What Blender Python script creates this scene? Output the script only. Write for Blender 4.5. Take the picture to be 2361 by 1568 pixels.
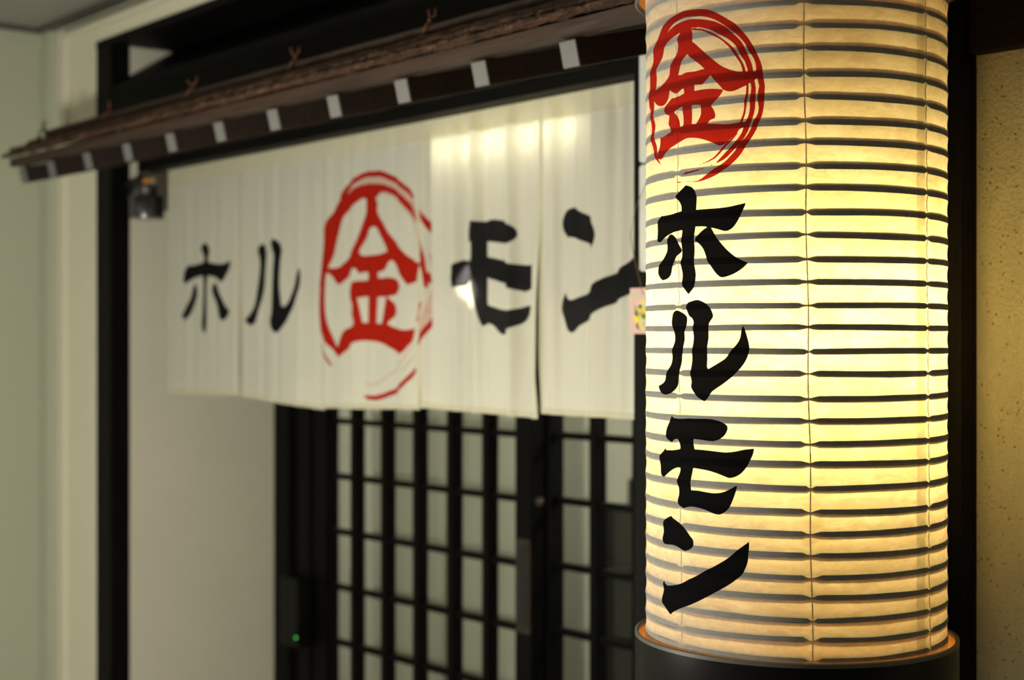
import bpy, bmesh, math, random
import numpy as np
from mathutils import Vector, Matrix, noise as mnoise

sc = bpy.context.scene
for o in list(bpy.data.objects):
    bpy.data.objects.remove(o)
C = sc.collection
H = 1.5                      # eye height; heights below are given from eye level and lifted by H

# ------------------------------------------------------------------ camera
cam = bpy.data.objects.new('camera', bpy.data.cameras.new('camera'))
C.objects.link(cam)
cam.location = (0, 0, H)
cam.rotation_euler = (math.radians(90), 0, math.radians(50.75))
cam.data.sensor_width = 36.0
cam.data.lens = 3500.0 / 2361.0 * 36.0
cam.data.shift_y = 6.0 / 2361.0
cam.data.clip_start = 0.05
cam.data.dof.use_dof = True
cam.data.dof.focus_distance = 1.56
cam.data.dof.aperture_fstop = 4.4
sc.camera = cam

# ------------------------------------------------------------------ world, exposure
w = bpy.data.worlds.new('world'); sc.world = w; w.use_nodes = True
w.node_tree.nodes['Background'].inputs[0].default_value = (0.9, 1.0, 0.85, 1)
w.node_tree.nodes['Background'].inputs[1].default_value = 0.006
sc.view_settings.view_transform = 'Standard'
sc.view_settings.look = 'None'
sc.view_settings.exposure = 0.0
sc.view_settings.gamma = 1.0
sc.view_settings.use_curve_mapping = False
BULB = 245.0          # lantern bulb emission
TUBE = 15.0          # assumed corridor ceiling tubes emission
NOREN_TUBE = 10.5    # assumed lamp tube behind the curtain
SHOP = 190.0           # added globe lamp inside the shop
SPOT = 45.0  # assumed spotlight behind the curtain
STAND = 345.0        # globe of the assumed standing lamp, unseen left of the view

# ------------------------------------------------------------------ helpers
def link(name, me, mat=None, parent=None):
    o = bpy.data.objects.new(name, me); C.objects.link(o)
    if mat is not None and me is not None and not me.materials: me.materials.append(mat)
    if parent is not None: o.parent = parent
    return o
def tag(o, label=None, cat=None, group=None, kind=None):
    if label: o['label'] = label
    if cat: o['category'] = cat
    if group: o['group'] = group
    if kind: o['kind'] = kind
    return o
def thing(name, label, cat, loc=(0, 0, 0), group=None):
    o = bpy.data.objects.new(name, None); C.objects.link(o); o.location = loc
    o.empty_display_size = 0.05
    return tag(o, label, cat, group)
def bm_box(bm, x0, x1, y0, y1, z0, z1):
    vs = [bm.verts.new((x, y, z)) for x in (x0, x1) for y in (y0, y1) for z in (z0, z1)]
    for f in ((0, 1, 3, 2), (4, 6, 7, 5), (0, 4, 5, 1), (2, 3, 7, 6), (0, 2, 6, 4), (1, 5, 7, 3)):
        bm.faces.new([vs[i] for i in f])
def finish(bm, name, smooth=False, bevel=0, seg=2):
    if bevel:
        bmesh.ops.bevel(bm, geom=list(bm.edges), offset=bevel, segments=seg, affect='EDGES', profile=0.7)
    bmesh.ops.recalc_face_normals(bm, faces=list(bm.faces))
    me = bpy.data.meshes.new(name); bm.to_mesh(me); bm.free()
    if smooth:
        for p in me.polygons: p.use_smooth = True
    return me
def box_mesh(name, x0, x1, y0, y1, z0, z1, bevel=0):
    bm = bmesh.new(); bm_box(bm, x0, x1, y0, y1, z0, z1)
    return finish(bm, name, bevel=bevel)
def box(name, x0, x1, y0, y1, z0, z1, mat, parent=None, bevel=0, kind=None):
    """box in world coordinates (z from eye level); the object's origin sits at the box's base centre"""
    cx, cy = (x0 + x1) / 2, (y0 + y1) / 2
    me = box_mesh(name, x0 - cx, x1 - cx, y0 - cy, y1 - cy, 0, z1 - z0, bevel)
    o = link(name, me, mat)
    o.location = (cx, cy, z0 + H)
    if parent is not None:
        o.parent = parent; o.location = Vector(o.location) - parent.location
    if kind: o['kind'] = kind
    return o
def prism(name, prof, x0, x1, mat, parent=None, nx=1, jit=0, seed=0):
    """profile of (y, z) swept along x, world coordinates with z from eye level; jit roughens it"""
    rnd = random.Random(seed); n = len(prof); off = parent.location if parent else Vector((0, 0, 0))
    bm = bmesh.new(); rings = []
    for i in range(nx + 1):
        x = x0 + (x1 - x0) * i / nx; ring = []
        for k, (y, z) in enumerate(prof):
            dy = dz = dx = 0
            if jit:
                dy = jit * mnoise.noise((x * 28, k * 3.1 + seed, 0.3)) + jit * .5 * rnd.uniform(-1, 1)
                dz = jit * mnoise.noise((x * 28, k * 3.1 + seed, 7.3)) + jit * .5 * rnd.uniform(-1, 1)
                if i in (0, nx): dx = rnd.uniform(-1, 1) * jit * 2
            ring.append(bm.verts.new((x + dx - off[0], y + dy - off[1], z + dz + H - off[2])))
        rings.append(ring)
    for a, b in zip(rings, rings[1:]):
        for k in range(n): bm.faces.new((a[k], a[(k + 1) % n], b[(k + 1) % n], b[k]))
    bm.faces.new(rings[0]); bm.faces.new(rings[-1][::-1])
    return link(name, finish(bm, name), mat, parent)
def tube_bm(bm, pts, r, seg=8, cap=True):
    pts = [Vector(p) for p in pts]; rs = r if isinstance(r, (list, tuple)) else [r] * len(pts)
    rings = []; up = Vector((0.013, 0.021, 1))
    for i, p in enumerate(pts):
        t = (pts[min(i + 1, len(pts) - 1)] - pts[max(i - 1, 0)]).normalized()
        a = t.cross(up)
        if a.length < 0.05: a = t.cross(Vector((1, 0.1, 0)))
        a.normalize(); b = t.cross(a)
        rings.append([bm.verts.new(p + (a * math.cos(k * 2 * math.pi / seg) + b * math.sin(k * 2 * math.pi / seg)) * rs[i]) for k in range(seg)])
    for A, B in zip(rings, rings[1:]):
        for k in range(seg): bm.faces.new((A[k], A[(k + 1) % seg], B[(k + 1) % seg], B[k]))
    if cap: bm.faces.new(rings[0]); bm.faces.new(rings[-1])
def tube(name, pts, r, mat, parent=None, seg=8):
    bm = bmesh.new(); tube_bm(bm, pts, r, seg)
    return link(name, finish(bm, name, smooth=True), mat, parent)
def lathe_bm(bm, prof, seg=64, closed=False):
    rings = [[bm.verts.new((r * math.cos(k * 2 * math.pi / seg), r * math.sin(k * 2 * math.pi / seg), z)) for k in range(seg)] for r, z in prof]
    prs = list(zip(rings, rings[1:])) + ([(rings[-1], rings[0])] if closed else [])
    for A, B in prs:
        for k in range(seg): bm.faces.new((A[k], A[(k + 1) % seg], B[(k + 1) % seg], B[k]))
    if not closed:
        if prof[0][0] > 1e-6: bm.faces.new(rings[0][::-1])
        if prof[-1][0] > 1e-6: bm.faces.new(rings[-1])
def lathe(name, prof, mat, parent=None, seg=64, closed=False, smooth=True, loc=(0, 0, 0)):
    bm = bmesh.new(); lathe_bm(bm, prof, seg, closed)
    bmesh.ops.remove_doubles(bm, verts=list(bm.verts), dist=1e-6)
    me = finish(bm, name, smooth)
    me.set_sharp_from_angle(angle=math.radians(35))
    o = link(name, me, mat, parent); o.location = loc
    return o

# ------------------------------------------------------------------ materials
class NT:
    def __init__(s, name):
        s.m = bpy.data.materials.new(name); s.m.use_nodes = True
        s.t = s.m.node_tree; s.b = s.t.nodes['Principled BSDF']; s.out = s.t.nodes['Material Output']
    def n(s, typ, **kw):
        nd = s.t.nodes.new(typ)
        for k, v in kw.items():
            if k[0] == '_': setattr(nd, k[1:], v)
            else:
                key = int(k[1:]) if k[0] == 'i' and k[1:].isdigit() else k
                nd.inputs[key].default_value = v
        return nd
    def l(s, a, b): s.t.links.new(a, b)
    def math(s, op, a, b=None, clamp=False):
        nd = s.t.nodes.new('ShaderNodeMath'); nd.operation = op; nd.use_clamp = clamp
        for i, v in enumerate((a, b)):
            if v is None: continue
            if isinstance(v, (int, float)): nd.inputs[i].default_value = v
            else: s.l(v, nd.inputs[i])
        return nd.outputs[0]
    def mix(s, fac, a, b, typ='MIX'):
        nd = s.t.nodes.new('ShaderNodeMix'); nd.data_type = 'RGBA'; nd.blend_type = typ
        for key, v in ((0, fac), (6, a), (7, b)):
            if isinstance(v, (int, float)): nd.inputs[key].default_value = v
            elif isinstance(v, tuple): nd.inputs[key].default_value = v if len(v) == 4 else v + (1,)
            else: s.l(v, nd.inputs[key])
        return nd.outputs[2]
    def coord(s, scale=(1, 1, 1), kind='Object'):
        tc = s.n('ShaderNodeTexCoord'); mp = s.n('ShaderNodeMapping'); mp.inputs['Scale'].default_value = scale
        s.l(tc.outputs[kind], mp.inputs[0]); return mp.outputs[0]
    def noise(s, vec, scale, detail=4, rough=.55, dist=0):
        nd = s.n('ShaderNodeTexNoise'); nd.inputs['Scale'].default_value = scale; nd.inputs['Detail'].default_value = detail
        nd.inputs['Roughness'].default_value = rough; nd.inputs['Distortion'].default_value = dist
        s.l(vec, nd.inputs['Vector']); return nd.outputs['Fac']
    def ramp(s, fac, stops):
        nd = s.n('ShaderNodeValToRGB'); e = nd.color_ramp.elements
        while len(e) < len(stops): e.new(0.5)
        for el, (p, c) in zip(e, stops):
            el.position = p; el.color = c if len(c) == 4 else c + (1,)
        s.l(fac, nd.inputs[0]); return nd.outputs[0]
    def maprange(s, v, a, b, c=0, d=1):
        nd = s.n('ShaderNodeMapRange'); nd.clamp = True
        for i, x in enumerate((a, b, c, d)): nd.inputs[i + 1].default_value = x
        s.l(v, nd.inputs[0]); return nd.outputs[0]
    def bump(s, h, strength, dist=.002, target=None):
        nd = s.n('ShaderNodeBump'); nd.inputs['Strength'].default_value = strength; nd.inputs['Distance'].default_value = dist
        s.l(h, nd.inputs['Height']); s.l(nd.outputs[0], (target or s.b).inputs['Normal']); return nd.outputs[0]
    def set(s, col=None, rough=None, spec=None, metal=None):
        if col is not None:
            if isinstance(col, tuple): s.b.inputs['Base Color'].default_value = col + (1,)
            else: s.l(col, s.b.inputs['Base Color'])
        if rough is not None: s.b.inputs['Roughness'].default_value = rough
        if spec is not None: s.b.inputs['Specular IOR Level'].default_value = spec
        if metal is not None: s.b.inputs['Metallic'].default_value = metal
        return s.m
def m_paint(name, col, var=.06, rough=.6, bump=.1, scale=30):
    t = NT(name); v = t.coord()
    a = t.noise(v, 3.0, 5); b = t.noise(v, scale, 4)
    c = t.mix(a, tuple(x * (1 - var) for x in col), tuple(min(1, x * (1 + var)) for x in col))
    t.set(c, rough, .3); t.bump(b, bump, .001); return t.m
def m_wood(name, dark, light, rough=.5, scale=(2, 40, 40), bump=.25, spec=.3):
    t = NT(name); v = t.coord(scale)
    g = t.noise(v, 2.0, 6, .6, .4)
    c = t.ramp(g, [(.3, dark), (.7, light)])
    t.set(c, rough, spec); t.bump(g, bump, .0015); return t.m
def m_emit(name, col, strength):
    t = NT(name); t.set((0, 0, 0), .5)
    t.b.inputs['Emission Color'].default_value = col + (1,); t.b.inputs['Emission Strength'].default_value = strength
    return t.m
def m_plain(name, col, rough=.5, spec=.4, metal=0):
    t = NT(name); v = t.coord(); a = t.noise(v, 60, 3)
    t.set(t.mix(a, tuple(x * .88 for x in col), tuple(min(1, x * 1.1) for x in col)), rough, spec, metal); return t.m

M = {}
M['white_wall'] = m_paint('white_paint', (.66, .65, .56), .04, .6, .06)
M['recess_wall'] = m_paint('recess_plaster', (.66, .64, .54), .06, .65, .12, 60)
M['white_trim'] = m_paint('white_trim_paint', (.72, .70, .57), .03, .45, .04)
M['left_wall'] = m_paint('left_wall_paint', (.50, .525, .42), .04, .6, .05)
M['ceiling'] = m_paint('ceiling_paint', (.34, .33, .31), .05, .7, .1)
M['crown'] = m_paint('crown_shadow_gap_grey', (.10, .095, .085), .08, .6, .1)  # crown strip; its dark grey paints in the shadow gap at the ceiling edge
M['floor'] = m_paint('floor_tile', (.30, .28, .25), .12, .4, .1)
M['black_wood'] = m_wood('black_stained_wood', (.0022, .0022, .0022), (.0055, .005, .0046), .55, (30, 30, 2), .25, .08)
M['black_wood_x'] = m_wood('black_stained_beam', (.0022, .0022, .0022), (.0055, .005, .0046), .6, (2, 40, 40), .25, .08)
M['brown_beam'] = m_wood('brown_beam_wood', (.004, .0028, .002), (.022, .012, .006), .7, (2, 40, 40), .3, .1)
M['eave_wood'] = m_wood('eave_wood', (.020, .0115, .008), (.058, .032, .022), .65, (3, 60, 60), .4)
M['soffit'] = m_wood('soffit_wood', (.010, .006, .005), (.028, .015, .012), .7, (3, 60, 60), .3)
M['rafter_end'] = m_paint('pale_rafter_paint', (.16, .16, .16), .25, .7, .2, 120)
M['black_metal'] = m_plain('black_metal', (.012, .012, .012), .35, .5)
M['chrome'] = m_plain('dull_steel', (.28, .25, .22), .35, .5, .9)
M['handle'] = m_plain('dark_bronze', (.075, .06, .05), .45, .4, .6)
M['copper'] = m_plain('aged_copper', (.13, .055, .028), .5, .4, .5)
M['sign_white'] = m_plain('white_sign', (.60, .61, .59), .35)
M['black_lacquer'] = m_plain('black_lacquer', (.004, .004, .004), .34, .14)
M['cap_inside'] = m_paint('cap_inside_wood', (.80, .48, .20), .08, .5, .1)
M['rim'] = m_plain('grey_rim', (.085, .08, .07), .4)
M['rib'] = m_plain('bamboo_rib', (.02, .015, .010), .8, .1)
M['cord'] = m_plain('brown_cord', (.16, .09, .035), .8)
M['pipe'] = m_plain('beige_pipe', (.50, .42, .25), .45)
M['black_cabinet'] = m_plain('black_plastic', (.030, .030, .032), .35, .4)
M['orange'] = m_plain('orange_plastic', (.75, .32, .04), .5)
M['lamp_metal'] = m_plain('dark_gunmetal', (.10, .095, .105), .25, .6, .75)
M['led'] = m_emit('green_led', (.1, 1.0, .1), 6.0)
M['tube_corridor'] = m_emit('assumed_corridor_tube', (1.0, .97, .80), TUBE)
M['tube_noren'] = m_emit('assumed_noren_tube', (1.0, .96, .78), NOREN_TUBE)
M['globe'] = m_emit('added_shop_globe', (1.0, .95, .80), SHOP)
M['assumed_globe'] = m_emit('assumed_lamp_globe', (1.0, .95, .78), STAND)
M['bulb'] = m_emit('lantern_bulb', (1.0, .79, .37), BULB)
def bark_mat():
    t = NT('weathered_bark'); v = t.coord((9, 85, 85)); g = t.noise(v, 2.2, 8, .72, 1.0)
    v2 = t.coord((14, 160, 160)); h = t.noise(v2, 2, 6, .6)
    c = t.ramp(g, [(.25, (.018, .011, .008)), (.48, (.075, .040, .026)), (.60, (.22, .105, .055)), (.72, (.38, .20, .10))])
    c = t.mix(t.maprange(h, .35, .65), c, (.03, .018, .012), 'MULTIPLY')
    c2 = t.mix(.55, t.ramp(g, [(.25, (.018, .011, .008)), (.48, (.075, .040, .026)), (.60, (.22, .105, .055)), (.72, (.38, .20, .10))]), c)
    t.set(c2, .75, .25); t.bump(t.math('ADD', g, h), .9, .004); return t.m
M['bark'] = bark_mat()
def plaster_mat():
    t = NT('yellow_stucco'); v = t.coord(); a = t.noise(v, 9, 5); b = t.noise(v, 170, 6, .65, .3)
    vo = t.n('ShaderNodeTexVoronoi', Scale=120.0); t.l(v, vo.inputs['Vector'])
    pit = t.maprange(vo.outputs['Distance'], .06, .22)
    n2 = t.noise(v, 45, 3); gate = t.maprange(n2, .42, .55)
    pit2 = t.math('MAXIMUM', pit, t.math('SUBTRACT', 1, gate))
    c = t.mix(a, (.84, .79, .55), (.90, .86, .62)); c = t.mix(pit2, (.45, .36, .16), c)
    t.set(c, .85, .15); t.bump(t.math('ADD', b, t.math('MULTIPLY', pit2, .5)), 1.0, .009); return t.m
M['plaster'] = plaster_mat()
def glass_mat():
    t = NT('door_glass'); tr = t.n('ShaderNodeBsdfTransparent'); tr.inputs[0].default_value = (.86, .88, .86, 1)
    gl = t.n('ShaderNodeBsdfGlossy', Roughness=.03); lw = t.n('ShaderNodeLayerWeight', Blend=.5); fac = t.math('ADD', .035, t.math('MULTIPLY', .965, t.math('POWER', lw.outputs['Facing'], 5.0)))
    nz = t.noise(t.coord(), 2.0, 2); bp = t.n('ShaderNodeBump', Strength=.05); t.l(nz, bp.inputs['Height']); t.l(bp.outputs[0], gl.inputs['Normal'])
    mx = t.n('ShaderNodeMixShader'); t.l(fac, mx.inputs[0]); t.l(tr.outputs[0], mx.inputs[1]); t.l(gl.outputs[0], mx.inputs[2])
    t.l(mx.outputs[0], t.out.inputs[0]); return t.m
M['glass'] = glass_mat()

def attr(t, name):
    a = t.n('ShaderNodeAttribute'); a.attribute_name = name; a.attribute_type = 'GEOMETRY'; return a.outputs['Fac']
def cloth_mat():
    t = NT('white_noren_cotton'); v = t.coord()
    weave = t.noise(t.coord((900, 900, 900)), 1, 2); big = t.noise(v, 5, 4)
    base = t.mix(big, (.70, .69, .62), (.78, .77, .69))
    blk = t.maprange(attr(t, 'ink_black'), -.0025, -.0015); red = t.maprange(attr(t, 'ink_red'), -.0026, -.0014)
    streak = t.noise(t.coord((40, 40, 130)), 1.6, 5, .7)
    wash = t.math('MULTIPLY', t.maprange(attr(t, 'ink_wash'), -.001, .001), t.maprange(streak, .25, .8, .2, .75))
    c = t.mix(wash, base, (.62, .22, .13)); c = t.mix(red, c, (.47, .020, .010)); c = t.mix(blk, c, (.010, .010, .011))
    tc = t.mix(red, t.mix(wash, (.72, .68, .50), (.60, .25, .15)), (.40, .015, .008)); tc = t.mix(blk, tc, (.10, .095, .10))
    lay = attr(t, 'layers')                               # 1 where the cloth is folded double (hems and seams)
    c = t.mix(lay, c, t.mix(1.0, c, (1.08, 1.05, .90), 'MULTIPLY'))
    tc = t.mix(lay, tc, t.mix(1.0, tc, (.34, .32, .24), 'MULTIPLY'))
    df = t.n('ShaderNodeBsdfDiffuse'); tl = t.n('ShaderNodeBsdfTranslucent'); t.l(c, df.inputs[0]); t.l(tc, tl.inputs[0])
    bp = t.n('ShaderNodeBump', Strength=.25, Distance=.0008); t.l(weave, bp.inputs['Height']); t.l(bp.outputs[0], df.inputs['Normal'])
    mx = t.n('ShaderNodeMixShader'); mx.inputs[0].default_value = .38
    t.l(df.outputs[0], mx.inputs[1]); t.l(tl.outputs[0], mx.inputs[2])
    t.l(mx.outputs[0], t.out.inputs[0]); return t.m
M['noren'] = cloth_mat()
def curtain_mat():
    t = NT('white_inner_curtain'); v = t.coord(); big = t.noise(v, 4, 4)
    c = t.mix(big, (.60, .60, .52), (.70, .69, .60))
    df = t.n('ShaderNodeBsdfDiffuse'); tl = t.n('ShaderNodeBsdfTranslucent'); t.l(c, df.inputs[0]); t.l(c, tl.inputs[0])
    mx = t.n('ShaderNodeMixShader'); mx.inputs[0].default_value = .35
    t.l(df.outputs[0], mx.inputs[1]); t.l(tl.outputs[0], mx.inputs[2]); t.l(mx.outputs[0], t.out.inputs[0]); return t.m
M['curtain'] = curtain_mat()
def washi_mat():
    t = NT('lantern_washi_paper'); v = t.coord()
    fib = t.noise(t.coord((26, 26, 60)), 2.2, 8, .66, 1.2); mot = t.noise(v, 16, 5, .6); fine = t.noise(v, 240, 4, .6)
    k = t.math('ADD', t.math('MULTIPLY', fib, .55), t.math('MULTIPLY', mot, .45))
    col = t.ramp(k, [(.36, (.62, .48, .23)), (.5, (.82, .68, .38)), (.62, (.96, .85, .56))])
    # small brown fly specks and stains
    vo = t.n('ShaderNodeTexVoronoi', Scale=38.0); t.l(t.coord((1, 1, .8)), vo.inputs['Vector'])
    sp = t.math('MULTIPLY', t.maprange(vo.outputs['Distance'], .10, .05), t.maprange(t.noise(v, 7, 3), .58, .66))
    col = t.mix(t.math('MULTIPLY', sp, .75), col, (.22, .12, .04))
    st = t.math('MULTIPLY', t.maprange(t.noise(v, 30, 6, .75), .60, .74), t.maprange(t.noise(v, 5, 2), .5, .62))
    col = t.mix(t.math('MULTIPLY', st, .45), col, (.55, .36, .12))
    seam = t.maprange(attr(t, 'seam'), 0, 1)              # double paper along the glued seam
    col = t.mix(seam, col, t.mix(1.0, col, (.66, .66, .58), 'MULTIPLY'))
    blk = t.maprange(attr(t, 'ink_black'), -.00022, .00022); red = t.maprange(attr(t, 'ink_red'), -.00042, .00002)
    redn = t.mix(t.noise(v, 60, 5, .65), (.17, .004, .002), (.34, .013, .006))
    tr = t.mix(red, col, redn); tr = t.mix(blk, tr, (.0012, .0010, .0010))
    df_c = t.mix(red, (.45, .445, .43), (.38, .022, .014)); df_c = t.mix(blk, df_c, (.009, .009, .010))
    df = t.n('ShaderNodeBsdfDiffuse'); tl = t.n('ShaderNodeBsdfTranslucent'); t.l(df_c, df.inputs[0]); t.l(tr, tl.inputs[0])
    bp = t.n('ShaderNodeBump', Strength=.35, Distance=.0012); t.l(t.math('ADD', fib, t.math('MULTIPLY', fine, .4)), bp.inputs['Height'])
    t.l(bp.outputs[0], df.inputs['Normal'])
    mx = t.n('ShaderNodeMixShader'); mx.inputs[0].default_value = .5
    t.l(df.outputs[0], mx.inputs[1]); t.l(tl.outputs[0], mx.inputs[2]); t.l(mx.outputs[0], t.out.inputs[0]); return t.m
M['washi'] = washi_mat()

# ------------------------------------------------------------------ painted lettering as signed distance on the cloth and paper
def sdf(px, pz, polys, strokes=(), clampd=.006):
    """signed distance (positive inside) of points to the union of polygons and brush strokes, metres"""
    out = np.full(px.shape, -clampd)
    for poly in polys:
        P = np.array(poly, float) * 1e-4
        lo, hi = P.min(0) - clampd, P.max(0) + clampd
        idx = np.where((px > lo[0]) & (px < hi[0]) & (pz > lo[1]) & (pz < hi[1]))[0]
        for a in range(0, len(idx), 20000):
            ii = idx[a:a + 20000]; x = px[ii][:, None]; z = pz[ii][:, None]
            A = P; B = np.roll(P, -1, 0); D = B - A; L = np.maximum((D ** 2).sum(1), 1e-14)
            tt = np.clip(((x - A[:, 0]) * D[:, 0] + (z - A[:, 1]) * D[:, 1]) / L, 0, 1)
            d = np.sqrt(((x - A[:, 0] - tt * D[:, 0]) ** 2 + (z - A[:, 1] - tt * D[:, 1]) ** 2).min(1))
            dz = np.where(np.abs(D[:, 1]) < 1e-12, 1e-12, D[:, 1])
            cr = ((A[:, 1] > z) != (B[:, 1] > z)) & (x < A[:, 0] + (z - A[:, 1]) * D[:, 0] / dz)
            s = np.where(cr.sum(1) % 2 == 1, d, -d)
            out[ii] = np.maximum(out[ii], np.clip(s, -clampd, clampd))
    for st in strokes:
        P = np.array(st, float) * 1e-4
        for a, b in zip(P, P[1:]):
            D = b[:2] - a[:2]; L = max((D ** 2).sum(), 1e-14)
            m = clampd + max(a[2], b[2])
            lo = np.minimum(a[:2], b[:2]) - m; hi = np.maximum(a[:2], b[:2]) + m
            ii = np.where((px > lo[0]) & (px < hi[0]) & (pz > lo[1]) & (pz < hi[1]))[0]
            x, z = px[ii], pz[ii]
            tt = np.clip(((x - a[0]) * D[0] + (z - a[1]) * D[1]) / L, 0, 1)
            d = np.hypot(x - a[0] - tt * D[0], z - a[1] - tt * D[1])
            out[ii] = np.maximum(out[ii], np.clip((a[2] + (b[2] - a[2]) * tt) / 2 - d, -clampd, clampd))
    return out
def grid_mesh(name, V, nu, nv, wrap=False, attrs=None):
    """V is (nv, nu, 3); quads, smooth shaded, float attributes on the vertices"""
    idx = np.arange(nu * nv).reshape(nv, nu)
    if wrap: idx = np.concatenate([idx, idx[:, :1]], 1)
    q = np.stack([idx[:-1, :-1], idx[:-1, 1:], idx[1:, 1:], idx[1:, :-1]], -1).reshape(-1, 4)
    me = bpy.data.meshes.new(name)
    me.vertices.add(nu * nv); me.vertices.foreach_set('co', V.reshape(-1).astype(np.float32))
    me.loops.add(q.size); me.loops.foreach_set('vertex_index', q.reshape(-1).astype(np.int32))
    me.polygons.add(len(q)); me.polygons.foreach_set('loop_start', (np.arange(len(q)) * 4).astype(np.int32))
    me.polygons.foreach_set('use_smooth', np.ones(len(q), bool))
    me.update(calc_edges=True); me.validate()
    for k, a in (attrs or {}).items():
        at = me.attributes.new(k, 'FLOAT', 'POINT'); at.data.foreach_set('value', a.reshape(-1).astype(np.float32))
    return me

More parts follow.
